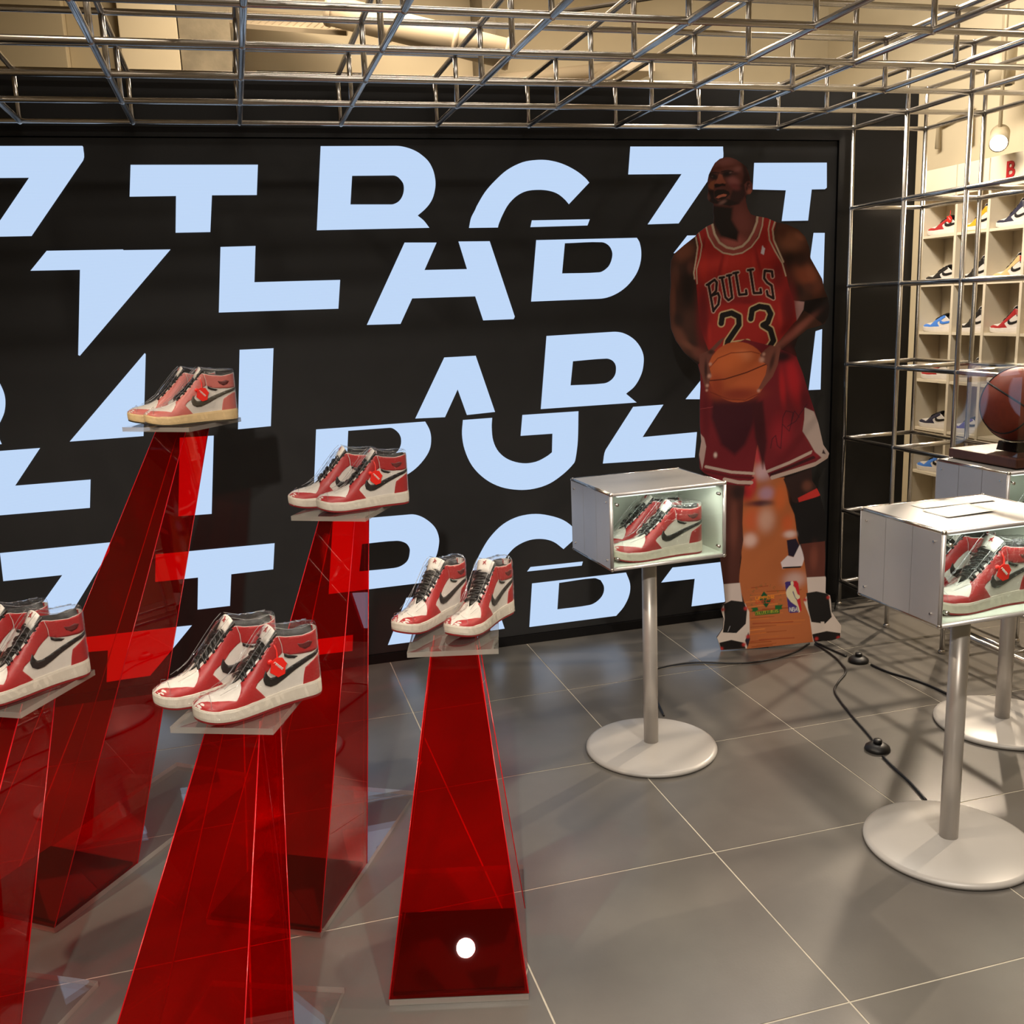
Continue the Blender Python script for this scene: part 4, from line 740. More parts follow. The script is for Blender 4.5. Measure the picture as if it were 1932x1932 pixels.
["l",[120,30,36],[[0.3278,0.9855],[0.3253,0.9415],[0.3194,0.894],[0.346,0.8515],[0.377,0.8018]],0.0041],
["p",[60,40,44],[[0.4077,0.8003],[0.4128,0.8173],[0.4238,0.7961]],0.00164],
["p",[180,152,148],[[-0.0885,0.9063],[-0.0714,0.8851],[-0.0631,0.8505],[-0.0727,0.789],[-0.0796,0.7583],[-0.092,0.8175]],0.00205],
["b",[215,190,180],[-0.0259,0.8143],[0.00724,0.01053],0,1.0],
["l",[58,20,36],[[0.1975,0.8311],[0.2039,0.8686],[0.2175,0.8816],[0.225,0.8401],[0.2391,0.8277],[0.2452,0.952],[0.2571,0.9786],[0.2861,0.9705],[0.2788,0.9232],[0.2638,0.9157],[0.2992,0.9359],[0.3138,0.9624],[0.3425,1.0018]],0.00267],
["l",[58,20,36],[[0.2457,0.9247],[0.2724,0.8962],[0.2915,0.977],[0.3127,0.9489]],0.00246],
["l",[150,60,66],[[-0.0885,1.0012],[-0.0374,1.007]],0.00205],
["p",[186,92,54],[[0.1814,1.1346],[0.1799,1.114],[0.1748,1.0942],[0.1662,1.0758],[0.1544,1.0592],[0.1398,1.0451],[0.1227,1.0339],[0.1038,1.026],[0.0836,1.0215],[0.0628,1.0206],[0.0419,1.0234],[0.0217,1.0297],[0.0027,1.0394],[-0.0145,1.0521],[-0.0293,1.0675],[-0.0413,1.085],[-0.0501,1.1042],[-0.0555,1.1244],[-0.0574,1.145],[-0.0556,1.1654],[-0.0502,1.1851],[-0.0415,1.2033],[-0.0297,1.2195],[-0.0152,1.2333],[0.0017,1.2443],[0.0204,1.2522],[0.0403,1.2566],[0.0609,1.2575],[0.0815,1.2548],[0.1016,1.2487],[0.1204,1.2393],[0.1376,1.2268],[0.1524,1.2117],[0.1646,1.1944],[0.1736,1.1754],[0.1793,1.1552]],0.00205],
["b",[224,140,98],[0.0769,1.2008],[0.03947,0.02237],0,1.0],
["b",[204,104,58],[0.0365,1.1827],[0.07237,0.04605],0,1.0],
["b",[136,54,38],[0.0646,1.0515],[0.09868,0.02763],0,1.0],
["b",[158,66,42],[-0.024,1.0856],[0.03289,0.04605],0,1.0],
["l",[84,32,24],[[-0.0546,1.111],[0.0098,1.1141],[0.0978,1.1369],[0.1803,1.1679]],0.00451],
["l",[140,60,36],[[-0.0526,1.1587],[-0.0176,1.1969],[0.0363,1.2158],[0.1173,1.2169],[0.1479,1.2077]],0.00369],
["l",[120,46,32],[[-0.0471,1.0665],[0.0238,1.0351],[0.0921,1.028],[0.1478,1.0524]],0.00328],
["p",[112,66,58],[[-0.0905,1.1617],[-0.0904,1.2146],[-0.0514,1.2294],[-0.0112,1.2671],[0.0123,1.2792],[-0.0044,1.2556],[-0.0299,1.2291],[-0.0554,1.1801],[-0.0431,1.1331],[-0.0499,1.1121],[-0.0566,1.0723],[-0.0661,1.0794],[-0.0769,1.1133]],0.00205],
["b",[196,146,130],[-0.0512,1.1295],[0.00855,0.00855],0,1.0],
["b",[196,146,130],[-0.0593,1.0925],[0.00658,0.00658],0,1.0],
["b",[196,146,130],[-0.0473,1.1757],[0.00658,0.00658],0,1.0],
["b",[196,146,130],[-0.0613,1.0739],[0.00526,0.00526],0,1.0],
["b",[60,34,32],[-0.0648,1.154],[0.00658,0.03947],0,1.0],
["b",[66,38,34],[-0.0447,1.2225],[0.01316,0.00921],0,1.0],
["p",[120,70,60],[[0.1914,1.2388],[0.2322,1.2272],[0.2211,1.1615],[0.2014,1.1157],[0.1612,1.0693],[0.1421,1.0661],[0.1727,1.1236],[0.1803,1.1632],[0.1598,1.1761],[0.15,1.203],[0.1714,1.2232]],0.00205],
["b",[196,146,130],[0.157,1.1841],[0.01118,0.01118],0,1.0],
["b",[196,146,130],[0.1463,1.0632],[0.00658,0.00658],0,1.0],
["b",[196,146,130],[0.1648,1.205],[0.00658,0.00658],0,1.0],
["b",[70,40,36],[0.1992,1.1757],[0.00921,0.03947],15,1.0],
["p",[62,45,112],[[0.2662,0.2685],[0.2744,0.2727],[0.2946,0.2725],[0.3198,0.2163],[0.3281,0.1702],[0.3298,0.1367],[0.2908,0.1357],[0.2842,0.1422]],0.00103],
["p",[188,36,46],[[0.3002,0.2732],[0.3149,0.2729],[0.3225,0.2616],[0.3389,0.1448],[0.3307,0.1347],[0.3084,0.2321]],0.00103],
["p",[208,198,168],[[0.2892,0.2691],[0.2965,0.2739],[0.3025,0.2664],[0.3006,0.2533],[0.31,0.2434],[0.3198,0.2163],[0.3301,0.2081],[0.3303,0.1986],[0.3203,0.1925],[0.3117,0.2016],[0.301,0.2325],[0.2993,0.225],[0.309,0.2017],[0.3166,0.1899],[0.3265,0.1608],[0.3325,0.1385],[0.327,0.1349],[0.319,0.1631],[0.2927,0.1836],[0.2756,0.2074],[0.2712,0.2247],[0.2741,0.2378],[0.284,0.2524],[0.2912,0.2576]],0.00103],
["l",[215,210,205],[[0.2888,0.1429],[0.2885,0.1597],[0.2974,0.1424],[0.297,0.1592]],0.00226],
["l",[215,210,205],[[0.3003,0.1426],[0.3,0.1594],[0.3068,0.159],[0.307,0.1506],[0.3002,0.151],[0.3087,0.1505],[0.3089,0.1421],[0.3003,0.1426]],0.00226],
["l",[215,210,205],[[0.3118,0.1423],[0.3158,0.1589],[0.3204,0.1418]],0.00226],
["l",[215,210,205],[[0.3134,0.1489],[0.3185,0.1487]],0.00226],
["p",[22,78,48],[[0.1783,0.236],[0.2115,0.1978],[0.1895,0.1644],[0.158,0.2027]],0.00103],
["l",[226,136,40],[[0.1442,0.2129],[0.1443,0.2038],[0.1478,0.2014],[0.1523,0.2011],[0.1557,0.2032],[0.1556,0.2123]],0.00287],
["l",[226,136,40],[[0.1605,0.2022],[0.1604,0.2135],[0.1718,0.2129],[0.1719,0.2072],[0.1605,0.2079]],0.00287],
["l",[226,136,40],[[0.1768,0.2028],[0.1766,0.2141],[0.188,0.2135],[0.1881,0.2078],[0.1767,0.2085]],0.00287],
["l",[226,136,40],[[0.2043,0.2141],[0.1928,0.2147],[0.193,0.2034],[0.2044,0.2027]],0.00287],
["l",[226,136,40],[[0.1929,0.2091],[0.202,0.2085]],0.00287],
["l",[226,136,40],[[0.2092,0.204],[0.209,0.2153],[0.2205,0.2147],[0.2206,0.209],[0.2091,0.2097],[0.2206,0.2033]],0.00287],
["l",[186,70,40],[[0.1467,0.1853],[0.1466,0.1978],[0.1561,0.1973],[0.1603,0.1933],[0.1604,0.1883],[0.1563,0.1848],[0.1467,0.1853]],0.00308],
["l",[186,70,40],[[0.1809,0.1974],[0.1672,0.1982],[0.1674,0.1856],[0.1811,0.1849]],0.00308],
["l",[186,70,40],[[0.1673,0.1919],[0.1782,0.1913]],0.00308],
["l",[186,70,40],[[0.2015,0.1978],[0.1879,0.1985],[0.1881,0.186],[0.2017,0.1852]],0.00308],
["l",[186,70,40],[[0.2087,0.1863],[0.2085,0.1989]],0.00308],
["l",[186,70,40],[[0.2222,0.1981],[0.2086,0.1926],[0.2224,0.1855]],0.00308],
["p",[30,92,46],[[0.1245,0.1666],[0.1525,0.1688],[0.1563,0.1562],[0.1416,0.15],[0.1268,0.1501],[0.1327,0.1585]],0.00103],
["p",[30,92,46],[[0.2259,0.1722],[0.2592,0.1741],[0.2542,0.1649],[0.2573,0.1548],[0.246,0.1535],[0.2266,0.156]],0.00103],
["p",[52,92,40],[[0.1413,0.15],[0.2451,0.1544],[0.2473,0.1367],[0.1427,0.1328]],0.00103],
["l",[190,180,60],[[0.1501,0.1474],[0.145,0.1477],[0.1451,0.1378],[0.1503,0.1375]],0.00144],
["l",[190,180,60],[[0.1532,0.1383],[0.1531,0.1482],[0.1583,0.1479],[0.1584,0.138],[0.1532,0.1383]],0.00144],
["l",[190,180,60],[[0.1612,0.1487],[0.1613,0.1388],[0.1665,0.1385]],0.00144],
["l",[190,180,60],[[0.1693,0.1492],[0.1695,0.1392],[0.1747,0.1389]],0.00144],
["l",[190,180,60],[[0.1827,0.1494],[0.1775,0.1497],[0.1776,0.1397],[0.1828,0.1394]],0.00144],
["l",[190,180,60],[[0.1775,0.1447],[0.1817,0.1445]],0.00144],
["l",[190,180,60],[[0.1908,0.1498],[0.1856,0.1501],[0.1857,0.1402],[0.1909,0.1399]],0.00144],
["l",[190,180,60],[[0.1937,0.1506],[0.1989,0.1503]],0.00144],
["l",[190,180,60],[[0.1963,0.1505],[0.1965,0.1405]],0.00144],
["l",[190,180,60],[[0.2046,0.141],[0.2044,0.151]],0.00144],
["l",[190,180,60],[[0.2101,0.1417],[0.21,0.1516],[0.2141,0.1514],[0.2142,0.1464],[0.2101,0.1466],[0.2152,0.1463],[0.2153,0.1414],[0.2101,0.1417]],0.00144],
["l",[190,180,60],[[0.2181,0.1521],[0.2183,0.1422],[0.2235,0.1419]],0.00144],
["l",[190,180,60],[[0.2314,0.1523],[0.2263,0.1526],[0.2264,0.1426],[0.2316,0.1423]],0.00144],
["l",[190,180,60],[[0.2263,0.1476],[0.2305,0.1474]],0.00144],
["l",[190,180,60],[[0.2396,0.1528],[0.2344,0.1531],[0.2345,0.1481],[0.2397,0.1478],[0.2397,0.1428],[0.2345,0.1431]],0.00144],
["l",[100,92,50],[[0.1333,0.1778],[0.1239,0.1793],[0.1304,0.1858]],0.00123],
["l",[100,92,50],[[0.1295,0.1784],[0.1278,0.1832]],0.00123],
["l",[100,92,50],[[0.1199,0.1968],[0.1266,0.1966],[0.1282,0.199],[0.1281,0.2024],[0.1263,0.2049],[0.1195,0.2051]],0.00123],
["l",[100,92,50],[[0.1211,0.2184],[0.1233,0.2263]],0.00123],
["l",[100,92,50],[[0.1222,0.2224],[0.1304,0.2194]],0.00123],
["l",[100,92,50],[[0.1359,0.2328],[0.1289,0.2381]],0.00123],
["l",[100,92,50],[[0.1404,0.2393],[0.1335,0.2447]],0.00123],
["l",[100,92,50],[[0.1324,0.2354],[0.1369,0.242]],0.00123],
["l",[100,92,50],[[0.1489,0.2585],[0.1425,0.2539],[0.1476,0.2466],[0.154,0.2512]],0.00123],
["l",[100,92,50],[[0.145,0.2502],[0.1502,0.2539]],0.00123],
["l",[100,92,50],[[0.1632,0.2557],[0.1604,0.2641],[0.1709,0.2579],[0.1681,0.2663]],0.00123],
["l",[100,92,50],[[0.181,0.2677],[0.1891,0.2673]],0.00123],
["l",[100,92,50],[[0.185,0.2675],[0.1852,0.2588]],0.00123],
["l",[100,92,50],[[0.2034,0.2549],[0.2059,0.263]],0.00123],
["l",[100,92,50],[[0.2282,0.2494],[0.2216,0.2547],[0.2167,0.2479],[0.2233,0.2426]],0.00123],
["l",[100,92,50],[[0.2307,0.2346],[0.24,0.2357],[0.2355,0.2275]],0.00123],
["l",[100,92,50],[[0.2344,0.235],[0.2373,0.2308]],0.00123],
["l",[100,92,50],[[0.2484,0.2197],[0.2509,0.2116]],0.00123],
["l",[100,92,50],[[0.2496,0.2156],[0.2416,0.2135]],0.00123],
["l",[100,92,50],[[0.2529,0.1897],[0.2529,0.198],[0.2444,0.1987],[0.2444,0.1904]],0.00123],
["l",[100,92,50],[[0.2487,0.1984],[0.2486,0.1917]],0.00123],
["l",[100,92,50],[[0.2427,0.1798],[0.2507,0.1764],[0.2489,0.171],[0.2457,0.1697],[0.2425,0.1711],[0.2408,0.1744],[0.2427,0.1798]],0.00123]]
STAND_F0 = [1.3295,-0.4032,0.0]
STAND_E = [0.9758,-0.21867]

for outer, hole in LETTERS:
    me = fill_poly(outer, hole, 0.002, lambda u, v, w: (u, -0.0025 - w, v))
    me.name = 'letter'
    me.materials.append(M_glow)
    link('letter', me, vw)

# ------------------------------------------------------------------ cardboard standee (flat print on a card)
def seg_dist(P, a, b):
    ab = b - a
    t = np.clip(((P - a) @ ab) / max(ab @ ab, 1e-12), 0, 1)
    q = P - (a + t[:, None] * ab)
    return np.sqrt((q * q).sum(1))

def inside(P, poly):
    x, y = P[:, 0], P[:, 1]
    c = np.zeros(len(P), bool)
    n = len(poly)
    j = n - 1
    for i in range(n):
        xi, yi = poly[i]; xj, yj = poly[j]
        cond = ((yi > y) != (yj > y)) & (x < (xj - xi) * (y - yi) / ((yj - yi) or 1e-12) + xi)
        c ^= cond
        j = i
    return c

def paint(P):
    col = np.zeros((len(P), 3))
    col[:] = lin((26, 18, 18))[:3]
    for op in PRINT:
        rgb = np.array(lin(op[1])[:3])
        if op[0] == 'b':
            c = np.array(op[2]); r = op[3]; a = math.radians(-op[4]); k = op[5]
            m = np.where((np.abs(P[:, 0] - c[0]) < 2.6 * max(r)) & (np.abs(P[:, 1] - c[1]) < 2.6 * max(r)))[0]
            if not len(m):
                continue
            d = P[m] - c
            uu = (d[:, 0] * math.cos(a) + d[:, 1] * math.sin(a)) / r[0]
            vv = (-d[:, 0] * math.sin(a) + d[:, 1] * math.cos(a)) / r[1]
            al = k * np.exp(-(uu * uu + vv * vv) ** 1.5)
        else:
            pts = np.array(op[2]); s = op[3]
            pad = max(s, 0.004) * 2
            lo, hi = pts.min(0) - pad, pts.max(0) + pad
            m = np.where((P[:, 0] > lo[0]) & (P[:, 0] < hi[0]) & (P[:, 1] > lo[1]) & (P[:, 1] < hi[1]))[0]
            if not len(m):
                continue
            Q = P[m]
            dist = np.full(len(Q), 9.0)
            n = len(pts)
            rng = range(n) if op[0] == 'p' else range(n - 1)
            for i in rng:
                dist = np.minimum(dist, seg_dist(Q, pts[i], pts[(i + 1) % n]))
            if op[0] == 'p':
                sd = np.where(inside(Q, pts), dist, -dist)
                al = np.clip(0.5 + sd / max(s, 0.0015), 0, 1)
            else:
                al = np.clip(0.5 + (s / 2 - dist) / 0.0016, 0, 1)
        al = al[:, None]
        col[m] = col[m] * (1 - al) + rgb * al
    return col

SF = Vector((STAND_F0[0], STAND_F0[1], 0))
SE = Vector((STAND_E[0], STAND_E[1], 0)); SN = Vector((STAND_E[1], -STAND_E[0], 0))
standee = tag(empty('cardboard_standee', tuple(SF)), 'life-size cardboard cutout of a player in red jersey 23 holding a basketball', 'standee')
zmin = min(p[1] for p in OUTLINE)
OUT = [(p[0], max(0.002, p[1] - zmin + 0.002)) for p in OUTLINE]
M_card = mat('card_edge', (70, 52, 44), 0.8, 0, 0.1, 30)
me = fill_poly(OUT, None, 0.005, lambda u, v, w: tuple(SE * u + SN * (-w) + Vector((0, 0, v))))
me.name = 'backing_board'
me.materials.append(M_card)
link('backing_board', me, standee)
step = 0.0022
op_ = np.array(OUT)
lo, hi = op_.min(0), op_.max(0)
gx = np.arange(lo[0] - step, hi[0] + 2 * step, step)
gy = np.arange(lo[1] - step, hi[1] + 2 * step, step)
GX, GY = np.meshgrid(gx, gy)
GP = np.stack([GX.ravel(), GY.ravel()], 1)
ins = inside(GP, op_)
nx, ny = len(gx), len(gy)
I2 = ins.reshape(ny, nx)
cell = I2[:-1, :-1] | I2[1:, :-1] | I2[:-1, 1:] | I2[1:, 1:]
used = np.zeros((ny, nx), bool)
used[:-1, :-1] |= cell; used[1:, :-1] |= cell; used[:-1, 1:] |= cell; used[1:, 1:] |= cell
bord = np.where(used.ravel() & ~ins)[0]
if len(bord):
    bp_ = GP[bord]
    best = np.full(len(bp_), 9.0); near = bp_.copy()
    n = len(op_)
    for i in range(n):
        a, b = op_[i], op_[(i + 1) % n]
        ab = b - a
        t = np.clip(((bp_ - a) @ ab) / max(ab @ ab, 1e-12), 0, 1)
        q = a + t[:, None] * ab
        d = np.sqrt(((bp_ - q) ** 2).sum(1))
        k = d < best
        best[k] = d[k]; near[k] = q[k]
    GP[bord] = near
idx = np.full(nx * ny, -1)
uid = np.where(used.ravel())[0]
idx[uid] = np.arange(len(uid))
PP = GP[uid]
shift = PP + np.array([0, zmin - 0.002])
pcol = paint(shift)
cj, ci = np.where(cell)
q0 = cj * nx + ci
faces = np.stack([idx[q0], idx[q0 + 1], idx[q0 + nx + 1], idx[q0 + nx]], 1)
V3 = np.zeros((len(PP), 3))
V3[:, 0] = PP[:, 0] * SE.x + SN.x * 0.0008
V3[:, 1] = PP[:, 0] * SE.y + SN.y * 0.0008
V3[:, 2] = PP[:, 1]
pm = bpy.data.meshes.new('printed_figure')
pm.vertices.add(len(V3)); pm.vertices.foreach_set('co', V3.ravel())
pm.loops.add(faces.size); pm.loops.foreach_set('vertex_index', faces.ravel().astype(np.int32))
pm.polygons.add(len(faces)); pm.polygons.foreach_set('loop_start', np.arange(0, faces.size, 4, dtype=np.int32))
pm.update(calc_edges=True)
at = pm.color_attributes.new('print', 'FLOAT_COLOR', 'POINT')
rgba = np.ones((len(V3), 4)); rgba[:, :3] = pcol
at.data.foreach_set('color', rgba.ravel())
def print_mat():
    m, nt, out = new_mat('printed_card')
    b = nt.nodes.new('ShaderNodeBsdfPrincipled')
    a = nt.nodes.new('ShaderNodeAttribute'); a.attribute_name = 'print'
    g = nt.nodes.new('ShaderNodeMixRGB'); g.blend_type = 'MULTIPLY'; g.inputs[0].default_value = 1.0
    g.inputs[2].default_value = (PRINT_GAIN, PRINT_GAIN, PRINT_GAIN, 1)
    nt.links.new(a.outputs['Color'], g.inputs[1])
    nt.links.new(g.outputs[0], b.inputs['Base Color'])
    b.inputs['Roughness'].default_value = 0.42
    b.inputs['Specular IOR Level'].default_value = 0.3
    nt.links.new(b.outputs[0], out.inputs[0])
    return m
PRINT_GAIN = 1.15
pm.materials.append(print_mat())
link('printed_figure', pm, standee)
eb = SN * -1
MB().prism([tuple(SE * 0.20 + eb * 0.006), tuple(SE * 0.20 + eb * 0.20), tuple(SE * 0.20 + eb * 0.006 + Vector((0, 0, 0.85)))], tuple(SE * 0.004)).build('easel_back', M_card, standee)
# ------------------------------------------------------------------ tube cage
cage = tag(empty('tube_cage', (0, 0, 0)), 'steel tube grid cage over the display area with shelving legs at right', 'cage')
CX, CDY, R = 0.363, 0.353, 0.0095
XS = [2.493 - CX * i for i in range(0, 13)]
YS = [-0.05 - CDY * k for k in range(0, 8)]
ZL, ZU = 2.128, 2.292
xa, xb = XS[-1], XS[0]
def tube_part(a, b, r=R):
    return MB().tube([a, b], r, 10).build('tube', M_chrome, cage, True)
for y in YS:
    for z in (ZL, ZU):
        tube_part((xa, y, z), (xb, y, z))
for x in XS:
    for z in (ZL, ZU):
        tube_part((x, YS[0], z), (x, YS[-1], z))
post_me = MB().tube([(0, 0, ZL), (0, 0, ZU)], R * 0.9, 10).mesh('tube', M_chrome, True)
ball_me = MB().sphere((0, 0, 0), 0.0125, 10, 6).mesh('connector', M_chrome, True)
for x in XS:
    for y in YS:
        link('tube', post_me, cage, (x, y, 0))
        for z in (ZL, ZU):
            link('connector', ball_me, cage, (x, y, z))
LV = [0.117, 0.457, 0.795, 1.128, 1.469, 1.799]
X1, X2 = XS[1], XS[0]
for k, y in enumerate(YS[:5]):
    for x in (X1, X2):
        if x == X2 and k > 3:
            continue
        tube_part((x, y, 0.0), (x, y, ZL))
        MB().lathe([(0.006, 0.0), (0.013, 0.001), (0.013, 0.012), (0.007, 0.018)], 14, (x, y, 0)).build('foot', M_chrome, cage, True)
for z in LV:
    tube_part((X1, YS[0], z), (X1, YS[4], z))
    tube_part((X2, YS[0], z), (X2, YS[3], z))
    for k in range(4):
        if z < 0.2 and k == 1:
            continue
        tube_part((X1, YS[k], z), (X2, YS[k], z))
    for k in range(3):
        link('connector', ball_me, cage, (X1, YS[k], z))
tube_part((2.36, -0.56, 0.02), (2.36, -0.90, 0.02))

# ------------------------------------------------------------------ acrylic pillars
def plate(name, root, x0, x1, y0, y1, z0, z1):
    me = MB().box(x0, x1, y0, y1, z0, z1).mesh(name, M_cleare)
    me.materials.append(M_plateedge)
    for p in me.polygons:
        if abs(p.normal.z) < 0.5:
            p.material_index = 1
    return link(name, me, root)
def pillar(F, a, b, bu, t, uc, H, Lp, tw, td, label, vc=0.0, tu=None):
    u = Vector((math.sin(a), math.cos(a), 0)); v = Vector((math.cos(a), -math.sin(a), 0))
    O = Vector((F[0], F[1], 0)) - v * (b / 2)
    root = tag(empty('acrylic_pillar', tuple(O), -a), label, 'pillar', 'leaning red acrylic pillars')
    # local frame: +x = v, +y = u
    th = 0.015
    plate('base_plate', root, -b / 2, b / 2, -0.002, Lp, 0.0005, th)
    s = 0.006
    B = [(-b / 2, 0), (b / 2, 0), (b / 2, bu), (-b / 2, bu)]
    tu = tu or t
    T = [(vc - t / 2, uc - tu / 2), (vc + t / 2, uc - tu / 2), (vc + t / 2, uc + tu / 2), (vc - t / 2, uc + tu / 2)]
    def inset(q, d):
        cx = sum(p[0] for p in q) / 4; cyy = sum(p[1] for p in q) / 4
        return [(p[0] - math.copysign(d, p[0] - cx), p[1] - math.copysign(d, p[1] - cyy)) for p in q]
    Bi, Ti = inset(B, s), inset(T, s)
    for i in range(4):
        j = (i + 1) % 4
        MB().hexa([(B[i][0], B[i][1], th), (B[j][0], B[j][1], th), (Bi[j][0], Bi[j][1], th), (Bi[i][0], Bi[i][1], th)],
                  [(T[i][0], T[i][1], H), (T[j][0], T[j][1], H), (Ti[j][0], Ti[j][1], H), (Ti[i][0], Ti[i][1], H)]).build('face_panel', M_red, root)
    MB().box(-b / 2 + s + 0.002, b / 2 - s - 0.002, s + 0.002, bu - s - 0.002, th, th + 0.008).build('inner_base', M_blackg, root)
    plate('top_plate', root, vc - tw / 2, vc + tw / 2, uc - td / 2, uc + td / 2, H, H + 0.013)
    for i in range(4):
        MB().tube([(B[i][0], B[i][1], th), (T[i][0], T[i][1], H)], 0.0013, 6).build('seam_edge_glow', M_rededge, root, True)  # thin red tubes added to imitate edge glow where panels meet
    return root
pillar((-1.053, -1.559), 0.626, 0.30, 0.288, 0.108, 0.852, 1.124, 0.82, 0.24, 0.25, 'tallest red acrylic pillar, at the back left, under faded pink sneakers')
pillar((-0.436, -1.790), 0.507, 0.30, 0.294, 0.105, 0.667, 0.884, 0.69, 0.22, 0.235, 'second tallest red acrylic pillar, between the tallest and the front one')
pillar((-0.030, -2.146), 0.262, 0.296, 0.297, 0.112, 0.523, 0.625, 0.487, 0.22, 0.225, 'rightmost red acrylic pillar, its broad front face turned to the viewer', tu=0.088)
pillar((-0.635, -2.550), 0.400, 0.30, 0.295, 0.108, 0.605, 0.650, 0.595, 0.21, 0.23, 'red acrylic pillar at the bottom edge, its foot cut off by the picture', -0.015)
pillar((-1.189, -2.286), 0.500, 0.30, 0.295, 0.108, 0.615, 0.660, 0.55, 0.21, 0.24, 'leftmost red acrylic pillar, mostly cut off by the picture edge')

# ------------------------------------------------------------------ display pedestals with glass-fronted cases
W_, D_, Hc, ZB = 0.385, 0.307, 0.231, 0.666
def pedestal(cx, cy_, rz, px, py, label):
    root = tag(empty('display_pedestal', (cx, cy_, 0), rz), label, 'display stand', 'white display pedestals with glass-fronted cases')
    c, s = math.cos(-rz), math.sin(-rz)
    dx, dy = px - cx, py - cy_
    lx, ly = c * dx - s * dy, s * dx + c * dy
    MB().lathe([(0.203, 0.0), (0.212, 0.003), (0.214, 0.009), (0.211, 0.014), (0.20, 0.018), (0.12, 0.0225), (0.03, 0.027)], 72, (lx, ly, 0)).build('base', M_steelw, root, True)
    MB().tube([(lx, ly, 0.02), (lx, ly, ZB + 0.001)], 0.0235, 28).build('pole', M_pole, root, True)
    w, d, z0, z1 = W_ / 2, D_ / 2, ZB, ZB + Hc
    e = 0.006
    case = MB().box(-w + e, w - e, d - e - 0.006, d - e, z0 + e, z1 - e).build('display_case', M_casei, root)
    MB().box(-w + 0.008, w - 0.008, -d + 0.004, d - 0.004, z0 + 0.001, z0 + 0.010).build('bottom_panel', M_casei, case)
    MB().box(-w + 0.006, w - 0.006, -d + 0.004, d - 0.004, z1 - 0.008, z1 + 0.001).build('top_panel', M_casetop, case, bevel=0.0015)
    n = 3
    for sx in (-1, 1):
        for k in range(n):
            y0 = -d + 0.006 + (D_ - 0.012) * k / n + 0.0008
            y1 = -d + 0.006 + (D_ - 0.012) * (k + 1) / n - 0.0008
            xo, xi = sx * w, sx * (w - 0.007)
            MB().box(min(xo, xi), max(xo, xi), y0, y1, z0 + 0.006, z1 - 0.006).build('side_board', M_casew, case)
        MB().box(min(sx * (w - 0.007), sx * (w - 0.009)), max(sx * (w - 0.007), sx * (w - 0.009)), -d + 0.006, d - 0.006, z0 + 0.006, z1 - 0.006).build('inner_lining', M_casei, case)
        for yy in (-d + 0.03, d - 0.03):
            for zz in (z0 + 0.028, z1 - 0.028):
                MB().tube([(sx * w, yy, zz), (sx * (w + 0.003), yy, zz)], 0.0032, 10).build('rivet', M_chrome, case)
    r = 0.0055
    for zz in (z0 + r * 0.6, z1 - r * 0.6):
        for yy in (-d + r, d - r):
            MB().tube([(-w + r, yy, zz), (w - r, yy, zz)], r, 10).build('edge_tube', M_casew if yy < 0 else M_chrome, case, True)
        for xx in (-w + r, w - r):
            MB().tube([(xx, -d + r, zz), (xx, d - r, zz)], r, 10).build('edge_tube', M_chrome, case, True)
    for xx in (-w + r, w - r):
        for yy in (-d + r, d - r):
            MB().tube([(xx, yy, z0 + r), (xx, yy, z1 - r)], r, 10).build('edge_tube', M_casew, case, True)
            for zz in (z0 + r * 0.6, z1 - r * 0.6):
                MB().sphere((xx, yy, zz), 0.0068, 12, 8).build('corner_ball', M_chrome, case, True)
    MB().box(-w + 0.012, w - 0.012, -d + 0.004, -d + 0.008, z0 + 0.011, z1 - 0.010).build('glass_pane', M_glass, case)
    for xx in (-w + 0.024, w - 0.024):
        for zz in (z0 + 0.034, z1 - 0.034):
            MB().tube([(xx, -d + 0.001, zz), (xx, -d + 0.014, zz)], 0.005, 12).build('pane_screw', M_chrome, case, True)
    MB().box(-w + 0.03, w - 0.03, -d + 0.014, -d + 0.024, z1 - 0.014, z1 - 0.0085).build('lamp_strip', M_strip, case)
    ld = bpy.data.lights.new('case_lamp', 'AREA')
    ld.shape = 'RECTANGLE'; ld.size = 0.30; ld.size_y = 0.02; ld.energy = 0.55; ld.color = (0.95, 1.0, 0.90)
    lo_ = bpy.data.objects.new('case_lamp', ld)
    COL.objects.link(lo_)
    lo_.parent = root
    lo_.location = (0, -d + 0.028, z1 - 0.017)
    lo_.rotation_euler = (math.radians(22), 0, 0)
    return root
M_strip = glow_mat('case_lamp_strip', (0.95, 1.0, 0.92), 1.5)
pedestal(0.686, -1.140, 0.05, 0.692, -1.140, 'white display pedestal standing before the letters, left of the player cutout')
pedestal(1.205, -1.915, 0.02, 1.192, -1.938, 'nearest white display pedestal at the right edge with papers on its lid')
pedestal(1.865, -1.380, 0.03, 1.863, -1.379, 'rearmost white display pedestal, half hidden, carrying the cased basketball')
# ------------------------------------------------------------------ sneakers
def interp(x, pts):
    if x <= pts[0][0]:
        return pts[0][1]
    for (a, b), (c, d) in zip(pts, pts[1:]):
        if x <= c:
            return b + (d - b) * (x - a) / (c - a)
    return pts[-1][1]
SL = 0.30
def wb(x, ex=0.0):
    """half width of the footprint at x (0 heel, 0.30 toe)"""
    x = min(max(x, 0.0), SL)
    if x < 0.034:
        w = 0.034 * math.sqrt(max(0, 1 - ((0.034 - x) / 0.034) ** 2))
    elif x < 0.25:
        w = interp(x, [(0.034, 0.034), (0.08, 0.0335), (0.11, 0.034), (0.14, 0.0375), (0.17, 0.0425), (0.20, 0.0465), (0.225, 0.048), (0.25, 0.0465)])
    else:
        w = 0.0465 * (max(0, 1 - ((x - 0.25) / 0.05) ** 2.2)) ** 0.5
    return w + ex * (1 if 0.005 < x < 0.295 else 0.4)
def yc(x):
    return 0.006 * math.sin(math.pi * min(max((x - 0.08) / 0.26, 0), 1))
